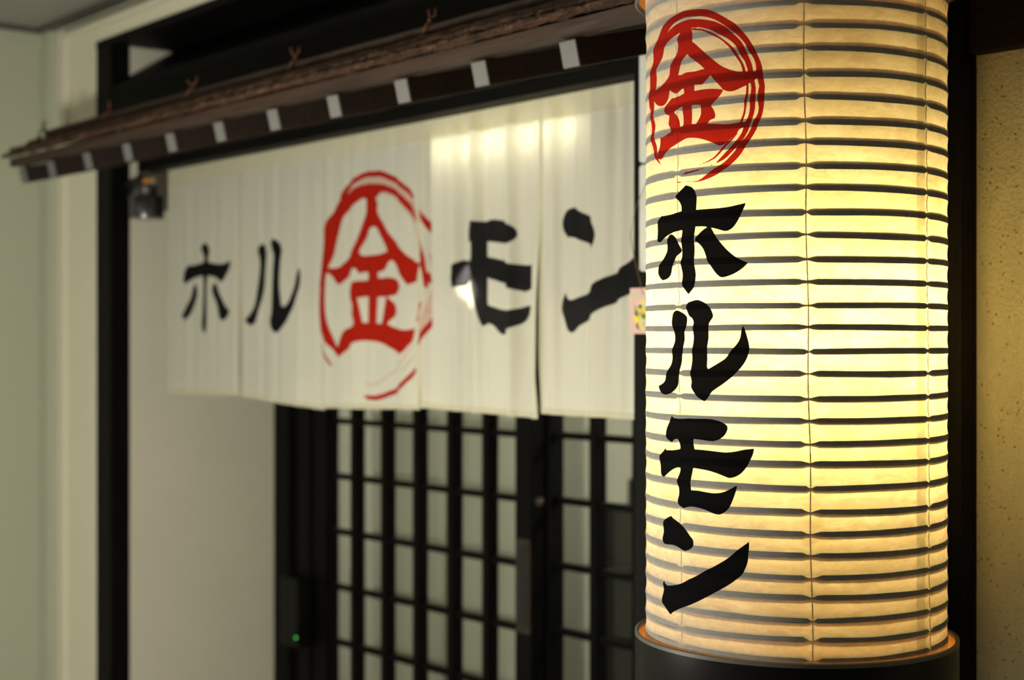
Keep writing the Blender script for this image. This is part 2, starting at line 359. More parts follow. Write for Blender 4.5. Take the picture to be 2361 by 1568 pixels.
# brush lettering outlines on the cloth and the lantern paper, tenths of a millimetre
GLYPHS={'lantern_red':[[(-1830,3237),(-1798,3263),(-1767,3291),(-1736,3321),(-1703,3350),(-1676,3371),(-1639,3391),(-1572,3417),(-1501,3441),(-1439,3456),(-1380,3466),(-1327,3475),(-1272,3481),(-1206,3478),(-1140,3473)
,(-1081,3467),(-1026,3460),(-971,3449),(-919,3435),(-870,3415),(-818,3389),(-752,3348),(-689,3307),(-646,3280),(-609,3253),(-572,3216),(-537,3178),(-505,3140),(-478,3104),(-459,3077),(-443,3051),(-423,3019),(-403,2986)
,(-385,2949),(-368,2910),(-350,2867),(-334,2824),(-324,2784),(-317,2744),(-311,2701),(-306,2659),(-301,2622),(-297,2592),(-298,2583),(-299,2570),(-299,2522),(-301,2465),(-304,2422),(-310,2382),(-317,2340),(-327,2299)
,(-341,2264),(-356,2231),(-369,2197),(-384,2162),(-408,2123),(-435,2081),(-463,2041),(-493,2000),(-521,1960),(-552,1920),(-592,1878),(-635,1840),(-677,1809),(-721,1782),(-768,1756),(-818,1732),(-872,1713),(-928,1697)
,(-983,1685),(-1035,1677),(-1078,1674),(-1120,1675),(-1169,1679),(-1221,1684),(-1221,1689),(-1192,1687),(-1160,1685),(-1111,1684),(-1063,1686),(-1029,1696),(-998,1710),(-965,1727),(-928,1747),(-883,1771),(-834,1797)
,(-785,1821),(-737,1847),(-691,1883),(-651,1919),(-621,1946),(-597,1972),(-575,2002),(-552,2032),(-523,2061),(-493,2092),(-466,2127),(-442,2166),(-423,2211),(-406,2255),(-386,2286),(-370,2316),(-360,2347),(-356,2385)
,(-363,2436),(-370,2491),(-364,2545),(-356,2588),(-352,2593),(-351,2595),(-359,2631),(-368,2675),(-376,2713),(-383,2749),(-384,2775),(-385,2799),(-390,2827),(-397,2856),(-409,2885),(-426,2915),(-446,2944),(-466,2974)
,(-481,3004),(-496,3033),(-514,3060),(-537,3087),(-564,3118),(-597,3150),(-637,3185),(-683,3222),(-733,3259),(-785,3294),(-835,3323),(-885,3347),(-938,3367),(-989,3381),(-1026,3389),(-1063,3394),(-1120,3401),(-1180,3407)
,(-1223,3410),(-1263,3410),(-1307,3404),(-1352,3396),(-1396,3388),(-1439,3377),(-1483,3359),(-1522,3339),(-1547,3320),(-1567,3301),(-1592,3282),(-1620,3263),(-1650,3243),(-1690,3229),(-1753,3229)],[(-1909,2464)
,(-2020,2473),(-2031,2521),(-2044,2560),(-2070,2571),(-2096,2583),(-2108,2628),(-2107,2684),(-2084,2742),(-2061,2790),(-2061,2801),(-2064,2814),(-2059,2869),(-2038,2937),(-1979,3005),(-1928,3069),(-1922,3117)
,(-1918,3157),(-1886,3198),(-1846,3234),(-1806,3261),(-1767,3285),(-1620,3263),(-1602,3276),(-1579,3291),(-1543,3310),(-1501,3330),(-1452,3345),(-1399,3358),(-1345,3367),(-1289,3374),(-1233,3377),(-1180,3378)
,(-1136,3374),(-1093,3367),(-1042,3358),(-989,3347),(-934,3333),(-885,3318),(-850,3307),(-818,3292),(-776,3269),(-733,3242),(-694,3211),(-658,3179),(-627,3151),(-597,3122),(-566,3089),(-537,3054),(-514,3015),(-496,2977)
,(-480,2943),(-466,2912),(-454,2882),(-443,2854),(-433,2828),(-426,2802),(-421,2778),(-417,2751),(-411,2716),(-406,2677),(-399,2634),(-394,2598),(-392,2588),(-391,2576),(-391,2536),(-391,2485),(-394,2433),(-399,2380)
,(-408,2333),(-420,2291),(-431,2259),(-442,2229),(-455,2192),(-471,2154),(-492,2119),(-515,2086),(-537,2055),(-560,2026),(-585,2002),(-612,1980),(-642,1954),(-674,1928),(-703,1904),(-737,1882),(-783,1863),(-834,1846)
,(-833,1849),(-826,1857),(-801,1879),(-769,1906),(-737,1932),(-705,1958),(-677,1980),(-651,2004),(-624,2032),(-597,2063),(-566,2098),(-537,2137),(-517,2185),(-500,2233),(-481,2271),(-464,2308),(-454,2349),(-449,2391)
,(-449,2431),(-449,2475),(-441,2536),(-435,2593),(-439,2623),(-445,2643),(-447,2660),(-449,2681),(-459,2718),(-469,2755),(-474,2775),(-478,2790),(-483,2806),(-490,2824),(-497,2847),(-507,2871),(-524,2894),(-543,2919)
,(-557,2951),(-573,2984),(-591,3014),(-615,3045),(-652,3081),(-696,3116),(-740,3142),(-785,3166),(-828,3194),(-871,3220),(-915,3239),(-961,3255),(-1011,3270),(-1063,3282),(-1114,3286),(-1155,3288),(-1170,3287)
,(-1180,3283),(-1205,3274),(-1237,3266),(-1275,3268),(-1311,3270),(-1336,3265),(-1361,3258),(-1399,3251),(-1439,3242),(-1476,3229),(-1511,3214),(-1540,3202),(-1567,3188),(-1598,3169),(-1626,3146),(-1639,3119)
,(-1651,3091),(-1674,3063),(-1703,3035),(-1747,3005),(-1790,2972),(-1811,2940),(-1821,2900),(-1827,2835),(-1830,2776),(-1827,2763),(-1832,2753),(-1864,2707),(-1897,2651),(-1901,2592),(-1897,2538)
,(-1902,2499)],[(-1897,2553),(-1906,2510),(-1909,2464),(-1885,2408),(-1863,2353),(-1873,2311),(-1886,2273),(-1879,2234),(-1863,2195),(-1837,2154),(-1811,2114),(-1801,2074),(-1792,2037),(-1775,2004),(-1754,1973)
,(-1731,1940),(-1707,1906),(-1777,1953),(-1842,1998),(-1875,2032),(-1897,2064),(-1928,2106),(-1958,2147),(-1988,2181),(-2008,2214),(-2002,2254),(-1991,2295),(-1993,2336),(-1999,2379),(-2008,2425),(-2020,2473)
,(-2032,2524),(-2044,2575)],[(-1180,3284),(-1164,3282),(-1140,3277),(-1084,3268),(-1026,3256),(-988,3244),(-954,3229),(-916,3213),(-878,3195),(-838,3173),(-798,3148),(-760,3121),(-721,3090),(-675,3052),(-634,3013)
,(-606,2979),(-585,2946),(-563,2909),(-543,2874),(-527,2844),(-513,2815),(-503,2784),(-496,2757),(-494,2746),(-496,2740),(-522,2743),(-522,2747),(-525,2760),(-535,2798),(-549,2841),(-563,2866),(-579,2889),(-596,2915)
,(-615,2943),(-635,2973),(-658,3004),(-688,3036),(-721,3067),(-752,3095),(-785,3120),(-823,3143),(-864,3165),(-909,3190),(-954,3214),(-988,3229),(-1026,3242),(-1093,3254),(-1155,3266),(-1174,3275)],[(-471,2645)
,(-468,2595),(-467,2547),(-472,2503),(-478,2463),(-485,2424),(-493,2387),(-499,2349),(-508,2311),(-521,2273),(-537,2235),(-554,2236),(-546,2262),(-537,2292),(-523,2331),(-511,2374),(-509,2417),(-508,2458),(-500,2492)
,(-493,2527),(-489,2575),(-486,2618),(-479,2636)],[(-1144,3141),(-1095,3106),(-1048,3064),(-1001,3026),(-954,2988),(-901,2945),(-851,2904),(-811,2870),(-772,2841),(-728,2817),(-683,2797),(-639,2780),(-597,2766)
,(-559,2759),(-525,2756),(-504,2754),(-478,2753),(-429,2751),(-374,2748),(-374,2681),(-410,2663),(-443,2646),(-464,2633),(-484,2621),(-512,2611),(-543,2601),(-578,2587),(-612,2576),(-641,2571),(-667,2571),(-692,2575)
,(-714,2582),(-735,2594),(-753,2606),(-759,2613),(-772,2628),(-813,2672),(-857,2719),(-879,2743),(-898,2764),(-930,2796),(-968,2832),(-1015,2872),(-1063,2911),(-1103,2941),(-1140,2968),(-1178,2991),(-1212,3025)
,(-1235,3087),(-1254,3159),(-1197,3154)],[(-1254,3304),(-1163,3274),(-1150,3255),(-1140,3233),(-1133,3203),(-1132,3174),(-1137,3158),(-1144,3141),(-1138,3111),(-1140,3077),(-1172,3050),(-1212,3025),(-1243,3004)
,(-1272,2981),(-1299,2948),(-1325,2908),(-1347,2863),(-1371,2819),(-1404,2789),(-1439,2762),(-1469,2724),(-1494,2691),(-1508,2677),(-1517,2668),(-1524,2648),(-1533,2626),(-1548,2603),(-1567,2581),(-1593,2560)
,(-1626,2545),(-1672,2542),(-1724,2547),(-1775,2560),(-1821,2577),(-1854,2595),(-1881,2616),(-1917,2638),(-1948,2662),(-1958,2688),(-1948,2711),(-1916,2722),(-1863,2730),(-1787,2738),(-1703,2752),(-1614,2786)
,(-1544,2825),(-1520,2856),(-1511,2885),(-1502,2909),(-1490,2934),(-1467,2965),(-1439,2996),(-1407,3025),(-1380,3051),(-1370,3070),(-1366,3090),(-1358,3116),(-1354,3146),(-1363,3179),(-1366,3212),(-1343,3243)
,(-1311,3270),(-1283,3288)],[(-1371,2819),(-1340,2819),(-1316,2814),(-1282,2823),(-1237,2831),(-1168,2828),(-1101,2824),(-1059,2827),(-1026,2831),(-996,2832),(-968,2832),(-898,2764),(-915,2746),(-933,2728),(-957,2707)
,(-982,2688),(-998,2680),(-1018,2678),(-1056,2683),(-1108,2687),(-1187,2680),(-1263,2671),(-1292,2667),(-1307,2663),(-1329,2653),(-1352,2643),(-1376,2638),(-1399,2634),(-1432,2646),(-1462,2659),(-1481,2671),(-1494,2690)
,(-1509,2723),(-1522,2763),(-1438,2794)],[(-1263,2711),(-1106,2690),(-1109,2655),(-1112,2619),(-1115,2579),(-1120,2541),(-1130,2509),(-1140,2478),(-1142,2442),(-1142,2399),(-1145,2336),(-1148,2277),(-1148,2247)
,(-1148,2227),(-1285,2242),(-1279,2253),(-1274,2270),(-1272,2303),(-1272,2342),(-1274,2379),(-1276,2415),(-1279,2448),(-1279,2481),(-1271,2514),(-1263,2559),(-1262,2630)],[(-1475,2595),(-1460,2591),(-1436,2589)
,(-1384,2594),(-1329,2600),(-1300,2607),(-1263,2613),(-1190,2617),(-1110,2620),(-1040,2622),(-972,2622),(-903,2618),(-843,2612),(-799,2605),(-769,2598),(-757,2592),(-751,2587),(-767,2563),(-785,2539),(-809,2516)
,(-834,2494),(-860,2469),(-885,2450),(-904,2442),(-928,2443),(-967,2454),(-1017,2467),(-1075,2475),(-1140,2480),(-1213,2482),(-1279,2481),(-1315,2475),(-1341,2467),(-1378,2457),(-1412,2447),(-1424,2441),(-1436,2436)
,(-1469,2426),(-1508,2416),(-1540,2425),(-1570,2435),(-1592,2449),(-1607,2466),(-1616,2486),(-1617,2505),(-1609,2518),(-1592,2530),(-1561,2548),(-1528,2566),(-1500,2581)],[(-1436,2443),(-1411,2422),(-1388,2400)
,(-1368,2376),(-1352,2352),(-1342,2329),(-1335,2306),(-1328,2285),(-1324,2265),(-1323,2248),(-1324,2232),(-1475,2232),(-1483,2253),(-1494,2274),(-1519,2300),(-1542,2325),(-1543,2342),(-1535,2360),(-1525,2393)
,(-1508,2423),(-1474,2436)],[(-1017,2471),(-893,2450),(-875,2424),(-859,2397),(-848,2370),(-841,2345),(-842,2327),(-847,2310),(-873,2307),(-897,2301),(-920,2284),(-936,2266),(-943,2253),(-945,2242),(-1091,2257)
,(-1088,2265),(-1082,2277),(-1064,2299),(-1044,2323),(-1029,2347),(-1018,2371),(-1015,2395),(-1015,2421),(-1015,2446)],[(-1707,2213),(-1677,2198),(-1641,2201),(-1599,2206),(-1541,2219),(-1475,2235),(-1397,2252)
,(-1324,2267),(-1272,2277),(-1221,2282),(-1154,2279),(-1082,2273),(-1004,2268),(-928,2261),(-861,2254),(-801,2246),(-752,2238),(-705,2233),(-653,2233),(-605,2237),(-573,2240),(-545,2243),(-512,2241),(-478,2238)
,(-491,2217),(-508,2198),(-537,2186),(-567,2174),(-583,2154),(-597,2134),(-619,2118),(-643,2102),(-670,2079),(-697,2057),(-722,2042),(-745,2032),(-765,2026),(-785,2026),(-806,2033),(-834,2046),(-878,2066),(-928,2086)
,(-972,2102),(-1017,2116),(-1062,2127),(-1110,2136),(-1166,2143),(-1221,2144),(-1264,2137),(-1307,2124),(-1359,2111),(-1412,2096),(-1458,2084),(-1501,2070),(-1544,2050),(-1584,2027),(-1616,2003),(-1645,1983),(-1673,1973)
,(-1702,1968),(-1754,1984),(-1771,2008),(-1779,2035),(-1760,2070),(-1736,2105),(-1723,2134),(-1714,2161),(-1709,2187)]],'lantern_red_strokes':[[(-593,2137,11),(-651,2074,16),(-721,2016,20),(-785,1957,18),(-851,1905,14)
,(-928,1876,10),(-1044,1841,2)],[(-897,1829,5),(-864,1839,4)],[(-1274,1765,4),(-1231,1776,18),(-1160,1780,16),(-1072,1791,13),(-985,1809,3)],[(-1379,1696,9),(-1341,1690,12),(-1301,1691,4)],[(-2078,2580,7),(-2068,2480,6)
,(-2020,2367,6),(-2068,2260,6),(-2061,2198,6),(-1985,2113,7),(-1945,2040,6),(-1909,1976,6),(-1868,1911,1)]],'lantern_black':[[(-1239,1651),(-1192,1638),(-1151,1624),(-1121,1602),(-1098,1577),(-1083,1552),(-1075,1525)
,(-1077,1494),(-1083,1459),(-1085,1427),(-1088,1382),(-1093,1297),(-1098,1212),(-1105,1166),(-1111,1127),(-1109,1066),(-1107,1002),(-1107,946),(-1109,893),(-1108,846),(-1105,800),(-1097,754),(-1090,706),(-1092,653)
,(-1100,606),(-1111,580),(-1130,560),(-1162,533),(-1200,505),(-1233,539),(-1262,571),(-1281,598),(-1292,627),(-1289,666),(-1286,713),(-1300,773),(-1312,832),(-1305,868),(-1295,902),(-1295,947),(-1298,996),(-1300,1043)
,(-1300,1090),(-1296,1131),(-1292,1184),(-1295,1284),(-1300,1381),(-1303,1422),(-1310,1445),(-1325,1471),(-1346,1495),(-1374,1515),(-1404,1535),(-1386,1552),(-1359,1574),(-1303,1610)],[(-1668,1363),(-1664,1358)
,(-1639,1355),(-1558,1356),(-1464,1361),(-1388,1372),(-1304,1381),(-1197,1383),(-1088,1382),(-988,1382),(-894,1382),(-799,1383),(-717,1387),(-663,1393),(-616,1401),(-556,1411),(-495,1422),(-508,1387),(-523,1351)
,(-539,1315),(-559,1277),(-587,1234),(-616,1196),(-641,1171),(-666,1156),(-694,1145),(-725,1143),(-763,1152),(-803,1165),(-840,1175),(-875,1184),(-908,1193),(-950,1200),(-1017,1206),(-1098,1208),(-1194,1197),(-1292,1184)
,(-1370,1177),(-1437,1170),(-1498,1156),(-1551,1141),(-1595,1126),(-1631,1110),(-1658,1094),(-1682,1082),(-1710,1078),(-1738,1081),(-1765,1086),(-1788,1100),(-1797,1128),(-1798,1169),(-1791,1233),(-1777,1293)
,(-1755,1319),(-1728,1334),(-1699,1349)],[(-1478,1150),(-1451,1142),(-1424,1129),(-1392,1106),(-1365,1078),(-1351,1054),(-1340,1030),(-1320,1004),(-1304,981),(-1300,964),(-1310,950),(-1344,934),(-1384,914),(-1406,880)
,(-1424,845),(-1445,818),(-1464,791),(-1477,755),(-1493,721),(-1521,697),(-1559,680),(-1605,671),(-1656,666),(-1687,676),(-1719,690),(-1759,717),(-1788,749),(-1776,786),(-1747,820),(-1718,842),(-1682,865),(-1638,902)
,(-1598,941),(-1574,971),(-1559,1002),(-1553,1044),(-1551,1081),(-1552,1100),(-1548,1113),(-1533,1129),(-1514,1143),(-1496,1148)],[(-917,1202),(-907,1196),(-894,1185),(-873,1157),(-848,1121),(-824,1088),(-794,1050)
,(-754,1002),(-708,955),(-662,916),(-616,883),(-574,858),(-535,839),(-500,824),(-467,812),(-496,785),(-527,759),(-562,736),(-600,715),(-641,697),(-683,683),(-719,673),(-751,669),(-774,672),(-794,682),(-821,702)
,(-848,729),(-872,761),(-894,792),(-914,817),(-931,840),(-943,866),(-954,895),(-970,930),(-988,966),(-1011,996),(-1037,1022),(-1066,1042),(-1096,1060),(-1095,1074),(-1088,1091),(-1066,1114),(-1037,1139),(-1009,1160)
,(-978,1178),(-948,1191)],[(-1370,340),(-1333,331),(-1293,316),(-1255,297),(-1226,274),(-1217,249),(-1217,221),(-1218,186),(-1224,153),(-1239,135),(-1253,116),(-1254,77),(-1253,33),(-1262,-7),(-1270,-43),(-1271,-67)
,(-1272,-88),(-1281,-113),(-1291,-141),(-1294,-170),(-1299,-201),(-1310,-240),(-1322,-277),(-1325,-302),(-1328,-323),(-1338,-345),(-1348,-369),(-1349,-399),(-1352,-429),(-1365,-457),(-1388,-483),(-1423,-509),(-1465,-531)
,(-1516,-547),(-1571,-556),(-1625,-553),(-1675,-541),(-1715,-522),(-1746,-501),(-1761,-483),(-1770,-467),(-1719,-454),(-1675,-441),(-1638,-425),(-1610,-405),(-1593,-375),(-1579,-343),(-1558,-315),(-1535,-288)
,(-1509,-262),(-1486,-234),(-1469,-198),(-1459,-157),(-1458,-115),(-1456,-74),(-1438,-35),(-1420,3),(-1413,41),(-1413,79),(-1424,120),(-1439,155),(-1453,172),(-1465,186),(-1473,206),(-1475,232),(-1470,267),(-1459,300)
,(-1438,321),(-1413,333),(-1394,340)],[(-1086,445),(-1048,442),(-1013,431),(-974,415),(-939,396),(-916,379),(-899,359),(-883,329),(-872,299),(-867,280),(-870,262),(-890,236),(-912,207),(-918,178),(-918,144),(-921,96)
,(-924,47),(-930,9),(-935,-27),(-935,-64),(-935,-101),(-936,-139),(-937,-176),(-941,-216),(-941,-250),(-933,-264),(-921,-272),(-878,-250),(-833,-227),(-779,-198),(-732,-171),(-708,-150),(-691,-130),(-672,-105),(-650,-78)
,(-623,-50),(-595,-19),(-573,13),(-556,47),(-548,84),(-542,120),(-532,148),(-521,174),(-512,157),(-502,134),(-490,96),(-479,54),(-468,16),(-460,-19),(-454,-49),(-454,-78),(-464,-114),(-479,-151),(-496,-184),(-517,-217)
,(-542,-250),(-571,-283),(-604,-316),(-642,-350),(-692,-387),(-748,-425),(-816,-466),(-877,-505),(-904,-540),(-921,-569),(-947,-591),(-974,-609),(-1014,-592),(-1052,-572),(-1083,-548),(-1111,-522),(-1141,-492)
,(-1162,-463),(-1159,-438),(-1152,-410),(-1158,-371),(-1164,-328),(-1159,-286),(-1152,-245),(-1146,-204),(-1141,-162),(-1139,-120),(-1136,-72),(-1128,-13),(-1121,48),(-1124,104),(-1128,153),(-1123,186),(-1121,212)
,(-1133,237),(-1152,258),(-1173,269),(-1194,285),(-1214,327),(-1226,372),(-1216,398),(-1199,420),(-1139,435)],[(-1459,-775),(-1444,-788),(-1420,-799),(-1366,-802),(-1304,-801),(-1248,-798),(-1194,-793),(-1145,-792)
,(-1091,-791),(-1013,-789),(-939,-787),(-895,-789),(-859,-792),(-820,-799),(-782,-808),(-745,-823),(-715,-839),(-700,-853),(-695,-868),(-697,-891),(-707,-916),(-724,-944),(-748,-969),(-780,-990),(-816,-1005),(-848,-1014)
,(-885,-1017),(-937,-1014),(-995,-1009),(-1052,-1006),(-1111,-1003),(-1117,-1027),(-1121,-1053),(-1117,-1082),(-1111,-1112),(-1054,-1112),(-995,-1113),(-923,-1116),(-850,-1120),(-781,-1124),(-715,-1126),(-656,-1120)
,(-603,-1111),(-556,-1100),(-509,-1089),(-458,-1082),(-406,-1075),(-411,-1104),(-419,-1134),(-432,-1167),(-449,-1200),(-462,-1230),(-479,-1260),(-508,-1295),(-540,-1328),(-571,-1351),(-603,-1368),(-637,-1380)
,(-671,-1386),(-695,-1383),(-724,-1373),(-775,-1358),(-833,-1342),(-885,-1331),(-939,-1322),(-1002,-1316),(-1062,-1311),(-1101,-1309),(-1133,-1308),(-1143,-1350),(-1152,-1392),(-1156,-1430),(-1159,-1467),(-1159,-1505)
,(-1159,-1542),(-1112,-1540),(-1062,-1539),(-1000,-1544),(-939,-1549),(-892,-1552),(-850,-1552),(-812,-1549),(-773,-1542),(-733,-1530),(-691,-1512),(-643,-1487),(-595,-1459),(-589,-1465),(-587,-1477),(-596,-1505)
,(-611,-1544),(-630,-1593),(-650,-1642),(-666,-1676),(-683,-1702),(-705,-1724),(-732,-1742),(-762,-1759),(-795,-1769),(-829,-1767),(-868,-1759),(-916,-1745),(-967,-1729),(-1015,-1720),(-1062,-1714),(-1108,-1711)
,(-1152,-1711),(-1192,-1718),(-1226,-1727),(-1247,-1733),(-1265,-1739),(-1298,-1728),(-1328,-1715),(-1351,-1696),(-1364,-1672),(-1357,-1639),(-1346,-1602),(-1344,-1564),(-1348,-1527),(-1362,-1500),(-1373,-1476)
,(-1369,-1450),(-1358,-1422),(-1342,-1385),(-1328,-1351),(-1326,-1332),(-1328,-1317),(-1357,-1318),(-1388,-1321),(-1425,-1331),(-1465,-1346),(-1508,-1367),(-1549,-1390),(-1584,-1413),(-1617,-1436),(-1647,-1433)
,(-1675,-1427),(-1695,-1411),(-1709,-1388),(-1715,-1355),(-1718,-1319),(-1726,-1287),(-1731,-1258),(-1730,-1234),(-1718,-1210),(-1680,-1184),(-1641,-1159),(-1623,-1142),(-1610,-1128),(-1586,-1148),(-1518,-1145)
,(-1452,-1141),(-1386,-1131),(-1322,-1120),(-1324,-1096),(-1328,-1071),(-1340,-1044),(-1354,-1016),(-1384,-1017),(-1413,-1023),(-1441,-1039),(-1468,-1060),(-1494,-1051),(-1520,-1040),(-1548,-1026),(-1571,-1009)
,(-1585,-988),(-1589,-964),(-1586,-934),(-1571,-901),(-1540,-865),(-1506,-829),(-1481,-801)],[(-1486,-1840),(-1466,-1851),(-1439,-1864),(-1390,-1879),(-1340,-1895),(-1302,-1912),(-1270,-1930),(-1241,-1955),(-1215,-1981)
,(-1193,-2005),(-1173,-2026),(-1153,-2041),(-1136,-2056),(-1128,-2074),(-1123,-2092),(-1121,-2109),(-1121,-2126),(-1140,-2141),(-1162,-2156),(-1198,-2173),(-1237,-2185),(-1265,-2185),(-1293,-2178),(-1326,-2165)
,(-1364,-2152),(-1404,-2145),(-1452,-2143),(-1524,-2148),(-1594,-2152),(-1626,-2143),(-1641,-2127),(-1656,-2112),(-1663,-2091),(-1653,-2058),(-1641,-2019),(-1644,-1980),(-1645,-1943),(-1631,-1914),(-1602,-1888)
,(-1547,-1863)],[(-1613,-2545),(-1605,-2556),(-1594,-2567),(-1576,-2578),(-1556,-2589),(-1507,-2583),(-1452,-2574),(-1378,-2557),(-1304,-2535),(-1248,-2508),(-1194,-2479),(-1132,-2452),(-1071,-2423),(-1013,-2391)
,(-958,-2359),(-904,-2332),(-850,-2304),(-789,-2269),(-732,-2234),(-688,-2204),(-650,-2176),(-618,-2147),(-587,-2120),(-556,-2095),(-525,-2072),(-492,-2048),(-460,-2024),(-459,-2066),(-460,-2112),(-466,-2171)
,(-475,-2229),(-487,-2270),(-502,-2304),(-514,-2336),(-533,-2365),(-565,-2393),(-603,-2422),(-641,-2451),(-683,-2480),(-731,-2511),(-782,-2541),(-827,-2567),(-877,-2595),(-941,-2629),(-1013,-2667),(-1092,-2706)
,(-1173,-2743),(-1252,-2774),(-1328,-2803),(-1400,-2834),(-1459,-2861),(-1482,-2876),(-1493,-2887),(-1508,-2888),(-1528,-2883),(-1558,-2863),(-1594,-2836),(-1633,-2807),(-1666,-2778),(-1677,-2754),(-1675,-2725)
,(-1656,-2680),(-1638,-2635),(-1641,-2605),(-1645,-2582),(-1631,-2563)]],'noren_black':[[(-31292,2271),(-31223,2240),(-31160,2202),(-31106,2140),(-31078,2072),(-31104,2011),(-31143,1949),(-31155,1888),(-31160,1808)
,(-31167,1668),(-31176,1525),(-31193,1449),(-31209,1369),(-31220,1221),(-31226,1054),(-31227,895),(-31226,738),(-31227,580),(-31233,439),(-31250,335),(-31276,266),(-31307,245),(-31342,242),(-31377,256),(-31409,282)
,(-31432,341),(-31442,425),(-31430,533),(-31409,662),(-31391,810),(-31375,978),(-31360,1185),(-31352,1373),(-31363,1459),(-31375,1532),(-31372,1675),(-31359,1816),(-31326,1896),(-31309,1956),(-31353,2024),(-31409,2087)
,(-31441,2138),(-31442,2184),(-31378,2228)],[(-32120,1766),(-31922,1769),(-31728,1775),(-31533,1796),(-31359,1816),(-31240,1821),(-31127,1815),(-30969,1789),(-30800,1762),(-30630,1747),(-30478,1742),(-30374,1749)
,(-30287,1765),(-30192,1787),(-30097,1811),(-30107,1761),(-30129,1705),(-30184,1633),(-30255,1555),(-30332,1477),(-30414,1398),(-30450,1390),(-30510,1394),(-30640,1438),(-30800,1489),(-30961,1520),(-31127,1539)
,(-31290,1546),(-31459,1543),(-31650,1529),(-31830,1508),(-31964,1476),(-32069,1443),(-32144,1416),(-32206,1391),(-32328,1419),(-32342,1457),(-32345,1500),(-32321,1560),(-32276,1627),(-32203,1696)],[(-31796,1339)
,(-31740,1300),(-31694,1256),(-31664,1196),(-31660,1128),(-31700,1060),(-31762,987),(-31825,902),(-31898,814),(-31982,722),(-32069,640),(-32147,588),(-32224,545),(-32276,556),(-32328,571),(-32380,598),(-32432,629)
,(-32355,681),(-32276,740),(-32188,815),(-32103,898),(-32029,982),(-31966,1071),(-31920,1172),(-31881,1261),(-31838,1307)],[(-30832,1341),(-30786,1305),(-30735,1261),(-30675,1195),(-30606,1117),(-30528,1031),(-30446,942)
,(-30364,858),(-30287,785),(-30221,740),(-30160,705),(-30198,650),(-30239,599),(-30292,555),(-30350,523),(-30413,516),(-30478,517),(-30526,555),(-30574,603),(-30620,683),(-30670,776),(-30735,873),(-30800,966)
,(-30855,1041),(-30898,1109),(-30926,1174),(-30930,1235),(-30889,1289)],[(-28727,2111),(-28665,2091),(-28609,2061),(-28565,2008),(-28536,1939),(-28535,1859),(-28551,1762),(-28579,1633),(-28609,1497),(-28624,1374)
,(-28639,1260),(-28665,1163),(-28698,1069),(-28738,960),(-28786,847),(-28844,733),(-28905,625),(-28962,535),(-29024,462),(-29097,420),(-29174,389),(-29234,401),(-29295,420),(-29356,455),(-29416,497),(-29325,546)
,(-29234,600),(-29140,665),(-29054,748),(-28989,868),(-28935,1000),(-28886,1117),(-28845,1237),(-28811,1370),(-28786,1503),(-28772,1629),(-28771,1741),(-28790,1824),(-28816,1892),(-28849,1956),(-28860,2014)
,(-28805,2064)],[(-28217,2196),(-28137,2166),(-28060,2129),(-27980,2072),(-27917,2012),(-27891,1968),(-27889,1924),(-27913,1872),(-27946,1809),(-27969,1729),(-27988,1636),(-28005,1532),(-28017,1417),(-28022,1286)
,(-28017,1154),(-27993,1038),(-27960,933),(-27925,842),(-27889,756),(-27776,732),(-27690,773),(-27608,824),(-27536,902),(-27468,994),(-27397,1092),(-27330,1192),(-27271,1295),(-27220,1390),(-27183,1464),(-27152,1531)
,(-27134,1463),(-27124,1387),(-27130,1282),(-27152,1173),(-27191,1081),(-27247,989),(-27326,883),(-27413,776),(-27496,681),(-27580,591),(-27662,502),(-27748,419),(-27846,348),(-27946,290),(-28033,253),(-28117,225)
,(-28193,261),(-28261,307),(-28310,384),(-28333,469),(-28303,535),(-28261,616),(-28242,749),(-28232,910),(-28224,1089),(-28217,1277),(-28203,1470),(-28189,1644),(-28174,1766),(-28174,1863),(-28215,1952),(-28261,2029)
,(-28285,2096),(-28289,2148),(-28260,2177)],[(-21321,2148),(-21208,2132),(-21094,2119),(-20971,2115),(-20858,2116),(-20787,2126),(-20718,2132),(-20620,2119),(-20510,2098),(-20392,2074),(-20282,2048),(-20205,2029)
,(-20147,2004),(-20099,1963),(-20068,1914),(-20059,1864),(-20068,1815),(-20099,1769),(-20147,1734),(-20202,1715),(-20282,1712),(-20407,1730),(-20556,1755),(-20720,1775),(-20893,1794),(-20913,1718),(-20929,1643)
,(-20936,1570),(-20941,1498),(-20799,1471),(-20649,1442),(-20467,1402),(-20282,1362),(-20112,1329),(-19968,1307),(-19881,1297),(-19813,1308),(-19736,1354),(-19660,1414),(-19673,1319),(-19692,1219),(-19722,1094)
,(-19769,982),(-19851,926),(-19946,888),(-20053,918),(-20169,951),(-20305,995),(-20464,1046),(-20665,1102),(-20882,1160),(-20914,1155),(-20941,1133),(-20949,1070),(-20952,973),(-20958,836),(-20964,682),(-20856,642)
,(-20742,605),(-20607,569),(-20464,543),(-20318,531),(-20169,538),(-20019,573),(-19868,618),(-19881,538),(-19901,463),(-19937,402),(-19990,351),(-20066,309),(-20169,267),(-20319,213),(-20487,155),(-20543,180)
,(-20602,213),(-20669,273),(-20742,330),(-20822,355),(-20905,360),(-20988,341),(-21071,311),(-21094,382),(-21118,465),(-21141,583),(-21166,715),(-21196,854),(-21225,981),(-21245,1069),(-21261,1144),(-21355,1127)
,(-21454,1106),(-21576,1072),(-21699,1039),(-21800,1024),(-21896,1015),(-21945,1059),(-21984,1108),(-22002,1165),(-21996,1228),(-21960,1295),(-21896,1360),(-21803,1413),(-21699,1464),(-21576,1442),(-21454,1431)
,(-21333,1451),(-21213,1480),(-21202,1803),(-21264,1812),(-21321,1816),(-21361,1806),(-21394,1791),(-21441,1814),(-21479,1847),(-21494,1911),(-21491,1981),(-21468,2035),(-21430,2081),(-21379,2116)],[(-18617,2194)
